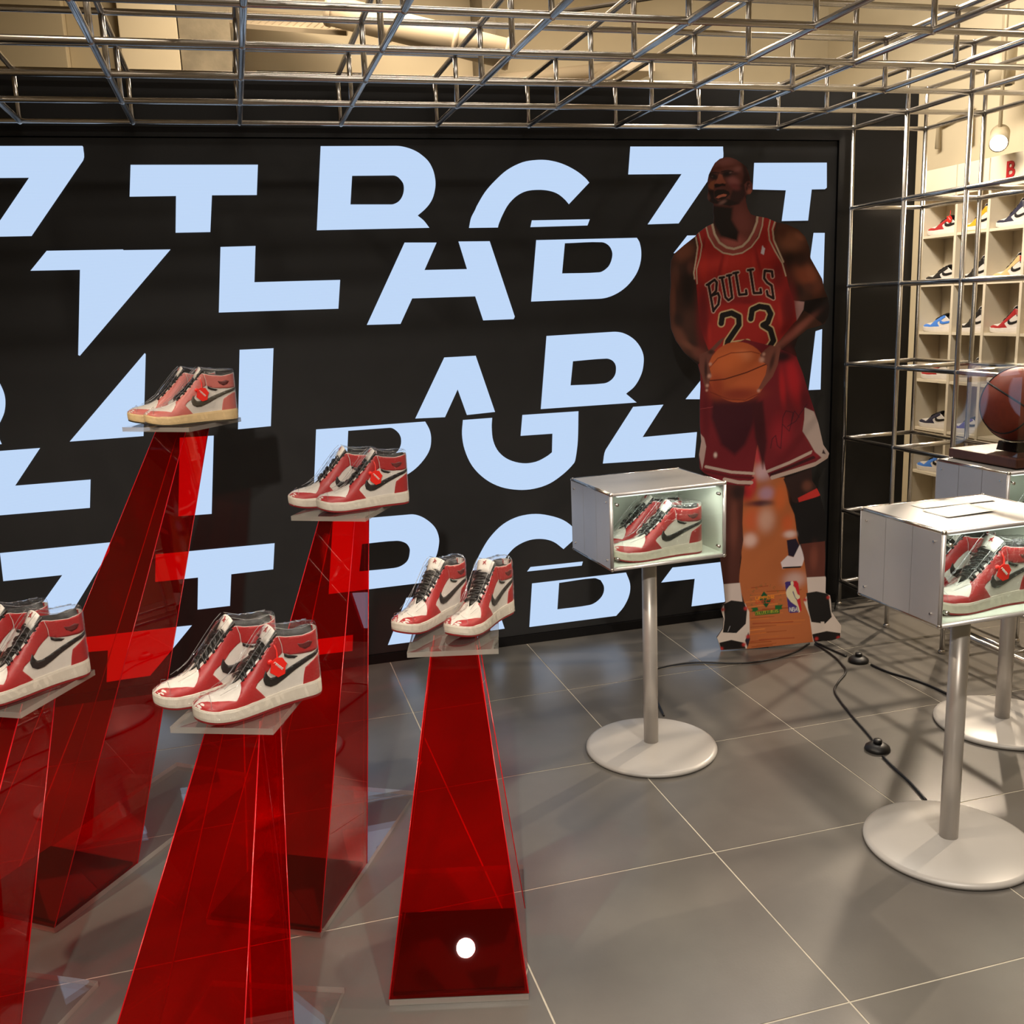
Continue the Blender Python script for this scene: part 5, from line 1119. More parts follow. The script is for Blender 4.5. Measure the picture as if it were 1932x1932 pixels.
HI = [(0.0, 0.148), (0.012, 0.147), (0.045, 0.142), (0.085, 0.147), (0.104, 0.153), (0.112, 0.152), (0.125, 0.140), (0.15, 0.118), (0.18, 0.095), (0.205, 0.079), (0.225, 0.071), (0.25, 0.065), (0.27, 0.058), (0.285, 0.049), (0.294, 0.041), (0.30, 0.033)]
LO = [(0.0, 0.085), (0.012, 0.084), (0.045, 0.070), (0.08, 0.072), (0.105, 0.092), (0.115, 0.100), (0.13, 0.103), (0.15, 0.098), (0.18, 0.088), (0.205, 0.079), (0.225, 0.071), (0.25, 0.065), (0.27, 0.058), (0.285, 0.049), (0.294, 0.041), (0.30, 0.033)]
WT = [(0.0, 1.0), (0.11, 1.0), (0.15, 0.75), (0.195, 0.42), (0.215, 0.0), (0.30, 0.0)]
ZB0 = 0.030
def wid(x, z, top):
    zt = interp(x, top)
    t = min(max((z - ZB0) / max(zt - ZB0, 1e-4), 0), 1)
    w0 = wb(x) * 0.97
    wt = interp(x, WT) * min(0.0285, w0 * 0.93)
    if x < 0.03:
        wt = w0 * 0.93
    return wt + (w0 - wt) * max(0, 1 - t ** 2.1) ** 0.55
def toe_lift(x):
    return 0.012 * max(0, (x - 0.22) / 0.08) ** 1.8

def S3(x, y, z):
    t = min(max((x - 0.11) / 0.16, 0), 1)
    return (x, y + yc(x), z * (1 - 0.17 * t * t * (3 - 2 * t)) + toe_lift(x))

def sole_mesh(z0, z1, ex, m, name):
    n = 60
    xs = [SL * (0.5 - 0.5 * math.cos(math.pi * i / n)) for i in range(n + 1)]
    ring = [(x, wb(x, ex)) for x in xs] + [(x, -wb(x, ex)) for x in reversed(xs)]
    # push ends a bit out for the rubber rim
    cx = 0.15
    ring = [(cx + (x - cx) * (1 + ex * 4), y) for x, y in ring]
    k = len(ring)
    def hz(x, z, top):
        return z + (0.005 * max(0, (0.12 - x) / 0.12) if top else 0)
    prof = [(0.985, z0, False), (1.0, z0 + 0.25 * (z1 - z0), False), (1.0, z0 + 0.8 * (z1 - z0), True), (0.975, z1, True)]
    vs, fs = [], []
    for sc, z, tp in prof:
        for x, y in ring:
            xx = cx + (x - cx) * (1 + (sc - 1) * 0.4)
            vs.append(S3(xx, y * sc, hz(xx, z, tp)))
    for i in range(len(prof) - 1):
        for j in range(k):
            j2 = (j + 1) % k
            fs.append((i * k + j, i * k + j2, (i + 1) * k + j2, (i + 1) * k + j))
    fs.append(tuple(range(k - 1, -1, -1)))
    fs.append(tuple((len(prof) - 1) * k + j for j in range(k)))
    return MB().add(vs, fs).mesh(name, m, False)

def upper_mesh(top, m, name, off=0.0, hull=False, rng=None):
    n, nt_ = 56, 12
    xs = [SL * (0.5 - 0.5 * math.cos(math.pi * i / n)) for i in range(n + 1)]
    rows = []
    prof = top
    if hull:
        # straight wrap line from toe box up to the tongue
        prof = [(0.0, 0.158), (0.02, 0.163), (0.07, 0.165), (0.115, 0.172), (0.135, 0.160), (0.165, 0.132), (0.205, 0.094), (0.235, 0.074), (0.26, 0.066), (0.28, 0.055), (0.292, 0.045), (0.30, 0.036)]
        if top is LO:
            prof = LO
    for x in xs:
        zt = interp(x, prof)
        zb = ZB0 - 0.004 if not hull else 0.004
        row = []
        for s in (1, -1):
            col = []
            for k in range(nt_ + 1):
                t = k / nt_
                z = zb + (zt - zb) * (1 - (1 - t) ** 1.5)
                if hull:
                    w = max(wid(x, min(z, interp(x, top)), top), wb(x) * (0.9 if z < 0.036 else 0)) + 0.0035
                    if z > interp(x, top):
                        w = wid(x, interp(x, top), top) + 0.003
                    if t > 0.8:
                        w *= max(0.0, 1 - ((t - 0.8) / 0.2) ** 2.5)
                    if rng:
                        w += rng.uniform(-0.0012, 0.0030)
                        z += rng.uniform(-0.0018, 0.0018)
                    w = max(w, 0.0)
                else:
                    w = wid(x, max(z, ZB0), top) + off
                col.append(S3(x, s * w, z))
            row.append(col)
        rows.append(row)
    vs, fs = [], []
    m1 = nt_ + 1
    for row in rows:
        vs += row[0] + row[1]
    per = 2 * m1
    for i in range(n):
        for s in (0, 1):
            for k in range(nt_):
                a = i * per + s * m1 + k
                q = (a, a + 1, a + per + 1, a + per)
                fs.append(q if s == 0 else q[::-1])
        # toe end closes along the ridge by itself; close the top where the shoe is shut
    mb = MB().add(vs, fs)
    me = bpy.data.meshes.new(name)
    me.from_pydata(mb.v, [], mb.f)
    bm = bmesh.new(); bm.from_mesh(me)
    bmesh.ops.remove_doubles(bm, verts=bm.verts, dist=0.0002)
    bmesh.ops.recalc_face_normals(bm, faces=bm.faces)
    bm.to_mesh(me); bm.free()
    me.materials.append(m)
    for p in me.polygons:
        p.use_smooth = True
    return me

def panel_mesh(poly, top, m, name, off=0.0014, sides=(1, -1)):
    """overlay panel drawn in side view (x, z), wrapped onto both flanks of the upper with real thickness"""
    mb = MB()
    bm = bmesh.new()
    vs = [bm.verts.new((x, 0, z)) for x, z in poly]
    bm.faces.new(vs)
    x0 = min(p[0] for p in poly); x1 = max(p[0] for p in poly)
    z0 = min(p[1] for p in poly); z1 = max(p[1] for p in poly)
    for ax, lo_, hi_, st in ((0, x0, x1, 0.006), (2, z0, z1, 0.006)):
        c = lo_ + st
        while c < hi_ - 0.0005:
            co = [0, 0, 0]; co[ax] = c
            no = [0, 0, 0]; no[ax] = 1
            bmesh.ops.bisect_plane(bm, geom=list(bm.verts) + list(bm.edges) + list(bm.faces), plane_co=co, plane_no=no)
            c += st
    bm.verts.ensure_lookup_table()
    bm.verts.index_update()
    pts = [(v.co.x, v.co.z) for v in bm.verts]
    fcs = [[v.index for v in f.verts] for f in bm.faces]
    bed = [(e.verts[0].index, e.verts[1].index) for e in bm.edges if len(e.link_faces) == 1]
    bm.free()
    for s in sides:
        o1 = [S3(x, s * (wid(x, z, top) + off), z) for x, z in pts]
        o2 = [S3(x, s * (wid(x, z, top) - 0.0008), z) for x, z in pts]
        k = len(pts)
        fs = [tuple(f) if s > 0 else tuple(reversed(f)) for f in fcs]
        fs += [(a, b, b + k, a + k) for a, b in bed]
        mb.add(o1 + o2, fs)
    return mb.mesh(name, m, True)

P_VAMP = [(0.2997, 0.030), (0.2994, 0.0335), (0.294, 0.0405), (0.285, 0.0480), (0.275, 0.0520), (0.255, 0.0545), (0.235, 0.0535), (0.218, 0.049), (0.209, 0.058), (0.2015, 0.070), (0.199, 0.0795), (0.18, 0.0925), (0.15, 0.1155), (0.125, 0.1375), (0.112, 0.150), (0.104, 0.151), (0.099, 0.134), (0.098, 0.116), (0.112, 0.108), (0.126, 0.098), (0.138, 0.086), (0.150, 0.078), (0.166, 0.070), (0.172, 0.063), (0.148, 0.030)]
P_HEEL = [(0.0006, 0.030), (0.0006, 0.089), (0.012, 0.088), (0.030, 0.080), (0.046, 0.071), (0.051, 0.055), (0.056, 0.030)]
P_COLL = [(0.0006, 0.105), (0.0006, 0.146), (0.012, 0.145), (0.045, 0.1405), (0.085, 0.1455), (0.102, 0.151), (0.0965, 0.132), (0.096, 0.114), (0.080, 0.107), (0.055, 0.1035), (0.028, 0.1025), (0.012, 0.1035)]
P_SWSH = [(0.1435, 0.090), (0.1395, 0.078), (0.133, 0.0705), (0.122, 0.0690), (0.105, 0.073), (0.075, 0.0835), (0.04, 0.0945), (0.001, 0.1035), (0.001, 0.096), (0.035, 0.0865), (0.07, 0.073), (0.10, 0.0595), (0.12, 0.0525), (0.136, 0.0525), (0.148, 0.060), (0.151, 0.071), (0.149, 0.081)]
P_PAD = [(0.062, 0.1005), (0.085, 0.1075), (0.094, 0.113), (0.094, 0.106), (0.085, 0.1005), (0.070, 0.097)]
P_WING = [(0.022, 0.124), (0.032, 0.128), (0.046, 0.124), (0.060, 0.127), (0.055, 0.118), (0.042, 0.111), (0.030, 0.115)]
L_VAMP = [(0.2997, 0.030), (0.2994, 0.0335), (0.294, 0.0405), (0.285, 0.0480), (0.275, 0.0520), (0.255, 0.0545), (0.235, 0.0535), (0.218, 0.049), (0.209, 0.058), (0.2015, 0.070), (0.199, 0.0795), (0.18, 0.0875), (0.15, 0.0975), (0.13, 0.102), (0.115, 0.099), (0.112, 0.090), (0.126, 0.082), (0.140, 0.074), (0.160, 0.066), (0.166, 0.058), (0.148, 0.030)]
L_HEEL = [(0.0006, 0.030), (0.0006, 0.083), (0.012, 0.082), (0.034, 0.074), (0.046, 0.062), (0.051, 0.050), (0.056, 0.030)]
L_SWSH = [(0.1435, 0.080), (0.1395, 0.070), (0.130, 0.0635), (0.115, 0.063), (0.08, 0.068), (0.04, 0.074), (0.008, 0.0780), (0.008, 0.0735), (0.04, 0.066), (0.07, 0.058), (0.10, 0.050), (0.12, 0.0465), (0.136, 0.0475), (0.148, 0.055), (0.150, 0.066)]

def tongue_mesh(top, m):
    mb = MB()
    pts = []
    N_ = 12
    for i in range(N_ + 1):
        t = i / N_
        if top is HI:
            x = 0.206 - (0.206 - 0.110) * t
            z = interp(x, [(0.110, 0.170), (0.125, 0.150), (0.15, 0.123), (0.18, 0.098), (0.206, 0.080)])
        else:
            x = 0.206 - (0.206 - 0.122) * t
            z = interp(x, [(0.122, 0.116), (0.14, 0.108), (0.17, 0.095), (0.206, 0.080)])
        w = 0.014 + 0.016 * t
        pts.append((x, z, w))
    vs, fs = [], []
    for x, z, w in pts:
        for k in range(5):
            y = w * (k / 2 - 1)
            vs.append(S3(x, y, z - 0.006 * (k / 2 - 1) ** 2))
        for k in range(5):
            y = w * (k / 2 - 1)
            vs.append(S3(x - 0.005, y, z - 0.007 - 0.006 * (k / 2 - 1) ** 2))
    for i in range(N_):
        for k in range(4):
            a = i * 10 + k
            fs.append((a, a + 1, a + 11, a + 10))
            fs.append((a + 5, a + 15, a + 16, a + 6))
        fs.append((i * 10, i * 10 + 10, i * 10 + 15, i * 10 + 5))
        fs.append((i * 10 + 4, i * 10 + 9, i * 10 + 19, i * 10 + 14))
    fs.append(tuple(N_ * 10 + k for k in (0, 1, 2, 3, 4, 9, 8, 7, 6, 5)))
    return mb.add(vs, fs).mesh('tongue', m, True)

def tongue_label_mesh(m):
    vs, fs = [], []
    zz = [(0.110, 0.1705), (0.118, 0.1607), (0.125, 0.151), (0.132, 0.143)]
    for i, (x, z) in enumerate(zz):
        w = 0.0285 - 0.002 * i
        for k in range(5):
            q = k / 2 - 1
            vs.append(S3(x + 0.0018, q * w, z - 0.006 * q * q + 0.0015))
        for k in range(5):
            q = k / 2 - 1
            vs.append(S3(x - 0.001, q * w, z - 0.006 * q * q - 0.001))
    for i in range(3):
        for k in range(4):
            a = i * 10 + k
            fs.append((a, a + 1, a + 11, a + 10)); fs.append((a + 5, a + 15, a + 16, a + 6))
        fs.append((i * 10, i * 10 + 10, i * 10 + 15, i * 10 + 5)); fs.append((i * 10 + 4, i * 10 + 9, i * 10 + 19, i * 10 + 14))
    fs.append((0, 5, 6, 7, 8, 9, 4, 3, 2, 1)); fs.append(tuple(30 + k for k in (0, 1, 2, 3, 4, 9, 8, 7, 6, 5)))
    return MB().add(vs, fs).mesh('tongue_label', m, True)

def tongue_mark_mesh(m):
    a = Vector(S3(0.1135, 0, 0.1675)); b = Vector(S3(0.1275, 0, 0.1500))
    d = (b - a).normalized(); n = Vector((d.z, 0, -d.x)) * -1
    if n.z < 0:
        n = -n
    mb = MB()
    o = a + n * 0.0032
    P_ = lambda u, v: o + d * u + Vector((0, v, 0))
    for q in ([(0.000, 0.003), (0.006, 0.0005)], [(0.006, 0.0005), (0.013, -0.005)], [(0.006, 0.0005), (0.012, 0.005)], [(0.005, 0.001), (0.006, -0.006)]):
        mb.tube([P_(*q[0]), P_(*q[1])], 0.0011, 5)
    return mb.mesh('tongue_mark', m)

def lace_mesh(top, m):
    mb = MB()
    n = 8 if top is HI else 6
    for i in range(n):
        t = i / (n - 1)
        if top is HI:
            x = 0.196 - (0.196 - 0.118) * t
        else:
            x = 0.194 - (0.194 - 0.135) * t
        zt = interp(x, top)
        w = wid(x, zt - 0.004, top) + 0.002
        x2 = x - 0.004
        pts = []
        for k in range(7):
            s = -1 + 2 * k / 6
            zz = zt + 0.0035 + 0.004 * (1 - s * s) - 0.006 * s ** 4
            pts.append(S3(x + (0.003 if i % 2 else -0.003) * s, s * w * (1.04 - 0.05 * s * s), zz))
        mb.tube(pts, 0.0036, 6)
        # criss-cross run to the next row
        if i < n - 1:
            xn = 0.196 - (0.196 - 0.118) * (i + 1) / (n - 1) if top is HI else 0.194 - (0.194 - 0.135) * (i + 1) / (n - 1)
            zn = interp(xn, top)
            wn = wid(xn, zn - 0.004, top)
            mb.tube([S3(x, -w * 0.7, zt + 0.004), S3((x + xn) / 2, 0, (zt + zn) / 2 + 0.008), S3(xn, wn * 0.7, zn + 0.004)], 0.0028, 6)
    return mb.mesh('lace', m, True)

def lining_mesh(top, m):
    """dark padded opening of the collar"""
    xs = [0.004 + (0.108 - 0.004) * i / 20 for i in range(21)]
    vs, fs = [], []
    for x in xs:
        zt = interp(x, top)
        w = wid(x, zt, top)
        for k in range(7):
            s = -1 + 2 * k / 6
            vs.append(S3(x, s * (w + 0.0005), zt - 0.016 + 0.0165 * abs(s) ** 6))
    for i in range(20):
        for k in range(6):
            a = i * 7 + k
            fs.append((a, a + 1, a + 8, a + 7))
    return MB().add(vs, fs).mesh('collar_lining', m, True)

def tag_mesh(m):
    poly = [(0.0, 0.012), (0.010, 0.018), (0.026, 0.016), (0.032, 0.006), (0.036, 0.001), (0.031, -0.006), (0.029, -0.020), (0.012, -0.024), (0.002, -0.016), (-0.006, -0.010)]
    mb = MB()
    mb.prism([(0.128 - x, 0.040, 0.092 + z) for x, z in poly], (0, 0.002, 0))
    return mb.mesh('hang_tag', m)
def tag_script_mesh(m):
    mb = MB()
    pts = []
    for i in range(25):
        t = i / 24
        x = 0.007 + 0.017 * t
        z = 0.008 - 0.017 * t + 0.0032 * math.sin(t * 34)
        pts.append((0.128 - x + 0.002 * math.cos(t * 34), 0.0423, 0.092 + z))
    mb.tube(pts, 0.0008, 5)
    return mb.mesh('tag_script', m)
def strap_mesh(m):
    mb = MB()
    mb.tube([(0.118, 0.030, 0.142), (0.112, 0.036, 0.125), (0.113, 0.039, 0.110), (0.120, 0.0405, 0.100), (0.126, 0.041, 0.099)], 0.0022, 6)
    mb.tube([(0.131, 0.036, 0.103), (0.131, 0.0405, 0.103)], 0.006, 10)
    return mb.mesh('tag_strap', m, True)

def crease_mesh(m):
    """taut folds of the wrap running from the toe box to the tongue and around the ankle"""
    mb = MB()
    r = 0.0009
    for sgn in (1, -1):
        mb.tube([S3(0.236, sgn * 0.020, 0.077), S3(0.205, sgn * 0.024, 0.095), S3(0.165, sgn * 0.026, 0.134), S3(0.135, sgn * 0.028, 0.160), S3(0.118, sgn * 0.027, 0.172)], r, 6)
        mb.tube([S3(0.250, sgn * 0.030, 0.068), S3(0.21, sgn * 0.036, 0.082), S3(0.17, sgn * 0.036, 0.112), S3(0.135, sgn * 0.034, 0.146), S3(0.108, sgn * 0.032, 0.160)], r * 0.8, 6)
        mb.tube([S3(0.112, sgn * 0.026, 0.172), S3(0.08, sgn * 0.029, 0.161), S3(0.045, sgn * 0.029, 0.157), S3(0.012, sgn * 0.020, 0.160)], r, 6)
        mb.tube([S3(0.274, sgn * 0.040, 0.034), S3(0.272, sgn * 0.034, 0.056), S3(0.268, sgn * 0.010, 0.0645)], r * 0.8, 6)
    return mb.mesh('film_crease', m, True)

def shoe_material(name, rgb, rough=0.4):
    return mat('shoe_' + name, rgb, rough, 0, 0.03, 60, bump=0.15, bscale=700)
MW = shoe_material('white_leather', (216, 209, 200))
MC = shoe_material('cream_midsole', (214, 205, 190), 0.55)
MY = shoe_material('aged_midsole', (222, 192, 142), 0.55)
MR = shoe_material('red_leather', (164, 33, 35))
MRD = shoe_material('dark_red_rubber', (140, 28, 30), 0.6)
MP = shoe_material('faded_pink_leather', (196, 104, 96))
MK = shoe_material('black_leather', (24, 22, 22))
MKS = shoe_material('faded_black_leather', (70, 64, 52))
MO = shoe_material('orange_leather', (226, 112, 40))
MYE = shoe_material('yellow_leather', (232, 160, 30))
MB_ = shoe_material('blue_leather', (70, 128, 214))
MG = shoe_material('grey_leather', (150, 148, 138))
MN = shoe_material('navy_leather', (36, 36, 58))
MV = shoe_material('purple_leather', (70, 52, 140))
MT = shoe_material('tan_leather', (206, 176, 122))
MTAG = mat('bright_red_tag', (226, 40, 30), 0.35, 0, 0.03, 40)

M_crease = clear_mat('film_fold', (0.86, 0.87, 0.88, 1), 1.5, 1.0, 0.05, 0.10, (235, 235, 238), base=0.12)
SHOE = {}
for key, top in (('hi', HI), ('lo', LO)):
    d = {}
    d['outsole'] = sole_mesh(0.0, 0.007, 0.0008, MRD, 'outsole')
    d['midsole'] = sole_mesh(0.006, 0.0335, 0.0026, MC, 'midsole')
    d['upper'] = upper_mesh(top, MW, 'upper')
    d['vamp_overlay'] = panel_mesh(P_VAMP if key == 'hi' else L_VAMP, top, MR, 'vamp_overlay')
    d['heel_counter'] = panel_mesh(P_HEEL if key == 'hi' else L_HEEL, top, MR, 'heel_counter')
    d['swoosh'] = panel_mesh(P_SWSH if key == 'hi' else L_SWSH, top, MK, 'swoosh', 0.0022)
    if key == 'hi':
        d['collar_panel'] = panel_mesh(P_COLL, top, MR, 'collar_panel')
        d['collar_pad'] = panel_mesh(P_PAD, top, MK, 'collar_pad', 0.0018)
        d['ankle_emblem'] = panel_mesh(P_WING, top, mat('dark_emblem_print', (92, 26, 26), 0.4), 'ankle_emblem', 0.0017, (1, -1))
    d['tongue'] = tongue_mesh(top, MW)
    if key == 'hi':
        d['tongue_label'] = tongue_label_mesh(MW)
        d['tongue_mark'] = tongue_mark_mesh(MR)
    d['lace'] = lace_mesh(top, MK)
    d['collar_lining'] = lining_mesh(top, MK)
    d['hang_tag'] = tag_mesh(MTAG)
    d['tag_script'] = tag_script_mesh(MW)
    d['tag_strap'] = strap_mesh(MTAG)
    d['plastic_film'] = upper_mesh(top, M_film, 'plastic_film', hull=True, rng=random.Random(7))
    if key == 'hi':
        d['film_crease'] = crease_mesh(M_crease)
    SHOE[key] = d

CLASSIC = dict(outsole=MRD, midsole=MC, upper=MW, vamp_overlay=MR, heel_counter=MR, swoosh=MK, collar_panel=MR, collar_pad=MK, tongue=MK, lace=MK, collar_lining=MK)
FADED = dict(CLASSIC, outsole=MKS, midsole=MY, vamp_overlay=MP, heel_counter=MP, collar_panel=MP, swoosh=MKS)
def sneaker(label, x, y, z, ang, scheme=CLASSIC, key='hi', mirror=False, film=True, hang=False, scale=1.0, group=None, pitch=0.0, zs=1.0):
    """ang: world direction of the toe in degrees; (x, y) is the middle of the footprint"""
    root = empty('high_top_sneaker' if key == 'hi' else 'low_top_sneaker')
    tag(root, label, 'sneaker', group)
    a = math.radians(ang)
    root.matrix_world = (Matrix.Translation((x, y, z)) @ Matrix.Rotation(a, 4, 'Z') @ Matrix.Rotation(pitch, 4, 'Y') @
                         Matrix.Diagonal((scale, scale, scale * zs, 1.0)) @ Matrix.Scale(-1 if mirror else 1, 4, (0, 1, 0)) @ Matrix.Translation((-0.15, 0, 0)))
    up = None
    for part, me in SHOE[key].items():
        if part in ('plastic_film', 'film_crease') and not film:
            continue
        if part in ('hang_tag', 'tag_script', 'tag_strap') and not hang:
            continue
        par = root
        if part == 'tag_script':
            par = up
        o = link(part, me, par)
        if part == 'hang_tag':
            up = o
        mm = scheme.get(part)
        if mm and mm != me.materials[0]:
            o.material_slots[0].link = 'OBJECT'
            o.material_slots[0].material = mm
    return root
G1 = 'film-wrapped sneakers on the acrylic pillars'
zp = {1: 1.1375, 2: 0.8975, 3: 0.6385, 4: 0.6635, 5: 0.6735}
# toe points left: the near flank is the shoe's own +y side after the turn
sneaker('faded pink film-wrapped sneaker with yellowed sole, nearer one on tallest pillar', -0.645, -0.835, zp[1], 189, FADED, hang=True, scale=0.89, zs=1.08, group=G1)
sneaker('faded pink film-wrapped sneaker with yellowed sole, farther one on tallest pillar', -0.700, -0.735, zp[1], 189, FADED, mirror=True, scale=0.89, zs=1.08, group=G1)
sneaker('red and white film-wrapped sneaker, nearer one on second tallest pillar', -0.190, -1.150, zp[2], 187, hang=True, scale=0.885, zs=1.1, group=G1)
sneaker('red and white film-wrapped sneaker, farther one on second tallest pillar', -0.262, -1.060, zp[2], 187, mirror=True, scale=0.885, zs=1.1, group=G1)
sneaker('red and white film-wrapped sneaker, right one on the rightmost pillar', 0.045, -1.545, zp[3], 222, scale=0.885, zs=1.1, group=G1)
sneaker('red and white film-wrapped sneaker, left one on the rightmost pillar', -0.070, -1.480, zp[3], 220, mirror=True, scale=0.885, zs=1.1, group=G1)
sneaker('red and white film-wrapped sneaker, nearer one on the bottom-edge pillar', -0.520, -1.955, zp[4], 200, hang=True, scale=0.885, zs=1.1, group=G1)
sneaker('red and white film-wrapped sneaker, farther one on the bottom-edge pillar', -0.600, -1.855, zp[4], 200, mirror=True, scale=0.885, zs=1.1, group=G1)
sneaker('red and white film-wrapped sneaker, nearer one on the leftmost pillar', -1.000, -1.700, zp[5], 213, scale=0.9, zs=1.1, group=G1)
sneaker('red and white film-wrapped sneaker, farther one on the leftmost pillar', -1.085, -1.610, zp[5], 213, mirror=True, scale=0.9, zs=1.1, group=G1)
G2 = 'sneakers inside the glass-fronted cases'
zc = ZB + 0.0105
sneaker('red and white wrapped sneaker at the pane of the middle case', 0.680, -1.222, zc, 181, group=G2)
sneaker('red and white wrapped sneaker at the back of the middle case', 0.668, -1.110, zc, 181, mirror=True, group=G2)
sneaker('red and white wrapped sneaker at the pane of the nearest case', 1.195, -1.985, zc, 181, hang=True, group=G2)
sneaker('red and white wrapped sneaker at the back of the nearest case', 1.180, -1.872, zc, 181, mirror=True, group=G2)
sneaker('dark wrapped sneaker inside the rearmost case', 1.865, -1.445, zc, 181, dict(CLASSIC, upper=MK, vamp_overlay=MR, swoosh=MW), group=G2)
# ------------------------------------------------------------------ sneaker shelf on the right wall
sw = tag(empty('sneaker_shelf_wall', (3.30, 0, 0)), 'tall cream shelf wall of sneakers behind the cage at right', 'shelf')
YE = [0.985, 0.705, 0.465, 0.215, -0.08]
ZS = [0.40, 0.655, 0.935, 1.205, 1.47, 1.735]
MB().box(0.15, 0.175, YE[-1], YE[0], 0.0, 2.085).build('back_panel', M_shelf, sw)
for z in ZS:
    MB().box(0.0, 0.15, YE[-1], YE[0], z - 0.014, z).build('shelf_board', M_shelf, sw)
for y in YE:
    MB().box(-0.004, 0.15, y - 0.009, y + 0.009, 0.0, 2.06).build('divider', M_shelf, sw)
for a, b in zip(YE, YE[1:]):
    MB().box(-0.012, 0.004, b + 0.004, a - 0.004, 1.93, 2.085).build('header_panel', M_shelf, sw, bevel=0.002)
fc = bpy.data.curves.new('sign_letter', 'FONT')
fc.body = 'B'
fc.size = 0.11
fc.extrude = 0.002
fc.offset = 0.002
fo = bpy.data.objects.new('sign_letter', fc)
COL.objects.link(fo)
bpy.context.view_layer.update()
fm = bpy.data.meshes.new_from_object(fo)
bpy.data.objects.remove(fo)
fm.materials.clear()
fm.materials.append(M_redprint)
so = link('sign_letter', fm, sw)
so.matrix_local = Matrix.Translation((-0.0145, 0.352, 1.972)) @ Matrix.Rotation(math.radians(-90), 4, 'Z') @ Matrix.Rotation(math.radians(90), 4, 'X')
G3 = 'sneakers on the shelf wall'
def sch(**k):
    return dict(CLASSIC, **k)
XSF = 3.385
items = [
    (0.848, 1.735, 'lo', sch(vamp_overlay=MR, heel_counter=MR, outsole=MW, midsole=MW), 'red and white low-top on the upper shelf, left bay', 90),
    (0.848, 1.47, 'lo', sch(vamp_overlay=MK, heel_counter=MO, outsole=MW, midsole=MW), 'white low-top with orange heel, left bay', 90),
    (0.848, 1.205, 'lo', sch(vamp_overlay=MB_, heel_counter=MB_, outsole=MW, midsole=MW, swoosh=MB_), 'sky blue and white low-top, left bay', 90),
    (0.848, 0.935, 'lo', sch(vamp_overlay=MR, heel_counter=MK, outsole=MW, midsole=MW), 'red and black low-top just behind the cage rail, left bay', 90),
    (0.848, 0.655, 'lo', sch(vamp_overlay=MN, heel_counter=MV, outsole=MW, midsole=MW), 'navy and purple low-top, left bay', 90),
    (0.848, 0.40, 'lo', sch(vamp_overlay=MB_, heel_counter=MR, outsole=MW, midsole=MW), 'blue and red low-top on the lowest visible shelf', 90),
    (0.588, 1.735, 'hi', sch(vamp_overlay=MYE, heel_counter=MK, collar_panel=MYE, outsole=MYE, midsole=MW), 'yellow and black high-top, second bay', 90),
    (0.588, 1.47, 'hi', sch(vamp_overlay=MK, heel_counter=MK, collar_panel=MK, outsole=MW, midsole=MW), 'black and white high-top, second bay', 90),
    (0.588, 1.205, 'hi', sch(vamp_overlay=MK, heel_counter=MG, collar_panel=MK, outsole=MW, midsole=MW), 'black and grey high-top, second bay', 90),
    (0.588, 0.935, 'hi', sch(vamp_overlay=MG, heel_counter=MK, collar_panel=MK, outsole=MW, midsole=MW), 'dark high-top peeking over the cage rail, second bay', 90),
    (0.588, 0.655, 'lo', sch(vamp_overlay=MV, heel_counter=MW, outsole=MW, midsole=MW), 'white low-top with purple toe, second bay', 90),
    (0.340, 1.735, 'hi', sch(vamp_overlay=MN, heel_counter=MN, collar_panel=MN, outsole=MW, midsole=MW), 'navy and white high-top below the red letter, third bay', 90),
    (0.340, 1.47, 'hi', sch(vamp_overlay=MT, heel_counter=MT, collar_panel=MR, outsole=MT, midsole=MW), 'tan and red high-top, third bay', 90),
    (0.340, 1.205, 'hi', sch(vamp_overlay=MR, heel_counter=MR, collar_panel=MR, outsole=MW, midsole=MW), 'bright red high-top, third bay', 90),
    (0.340, 0.935, 'hi', sch(vamp_overlay=MW, heel_counter=MK, collar_panel=MW, outsole=MW, midsole=MW), 'white high-top partly behind the cased ball, third bay', 90),
]
for yy, zz, key, scheme, label, ang in items:
    sneaker(label, XSF - 0.012, yy, zz + 0.0005, ang + 8, scheme, key, film=False, group=G3, scale=0.80 if yy < 0.7 else 0.88, hang=(key == 'lo' and yy > 0.7 and zz > 1.6))

# ------------------------------------------------------------------ basketball in its acrylic case
wood = MB().box(-0.150, 0.150, -0.142, 0.142, 0.0, 0.030).build('wooden_plinth', M_wood, None, bevel=0.004)
wood.location = (1.868, -1.372, ZB + Hc + 0.0045); wood.rotation_euler = (0, 0, 0.03)
tag(wood, 'dark stained wooden plinth under the basketball case', 'plinth')
ZW = ZB + Hc + 0.0045 + 0.030
case = tag(empty('acrylic_ball_case', (1.868, -1.372, ZW + 0.0003), 0.03), 'clear acrylic cube over the signed basketball', 'case')
w, d, h, t = 0.138, 0.130, 0.275, 0.004
MB().box(-w, w, -d, -d + t, 0, h).build('case_wall', M_clear, case)
MB().box(-w, w, d - t, d, 0, h).build('case_wall', M_clear, case)
MB().box(-w, -w + t, -d + t, d - t, 0, h).build('case_wall', M_clear, case)
MB().box(w - t, w, -d + t, d - t, 0, h).build('case_wall', M_clear, case)
MB().box(-w, w, -d, d, h, h + t).build('case_lid', M_clear, case)
rest = MB().prism([(-0.055, -0.05, 0), (0.055, -0.05, 0), (0.02, -0.02, 0.0225), (-0.02, -0.02, 0.0225)], (0, 0.09, 0)).build('ball_rest', M_blackg)
rest.location = (1.865, -1.375, ZW + 0.0002)
tag(rest, 'black wedge rest under the signed basketball', 'rest')
ball = MB().sphere((0, 0, 0), 0.119, 48, 32).build('basketball', M_ball, None, True)
ball.location = (1.862, -1.372, ZW + 0.026 + 0.119)
ball.rotation_euler = (0.5, 0.35, 0.4)
tag(ball, 'red-brown basketball inside the clear acrylic case', 'ball')
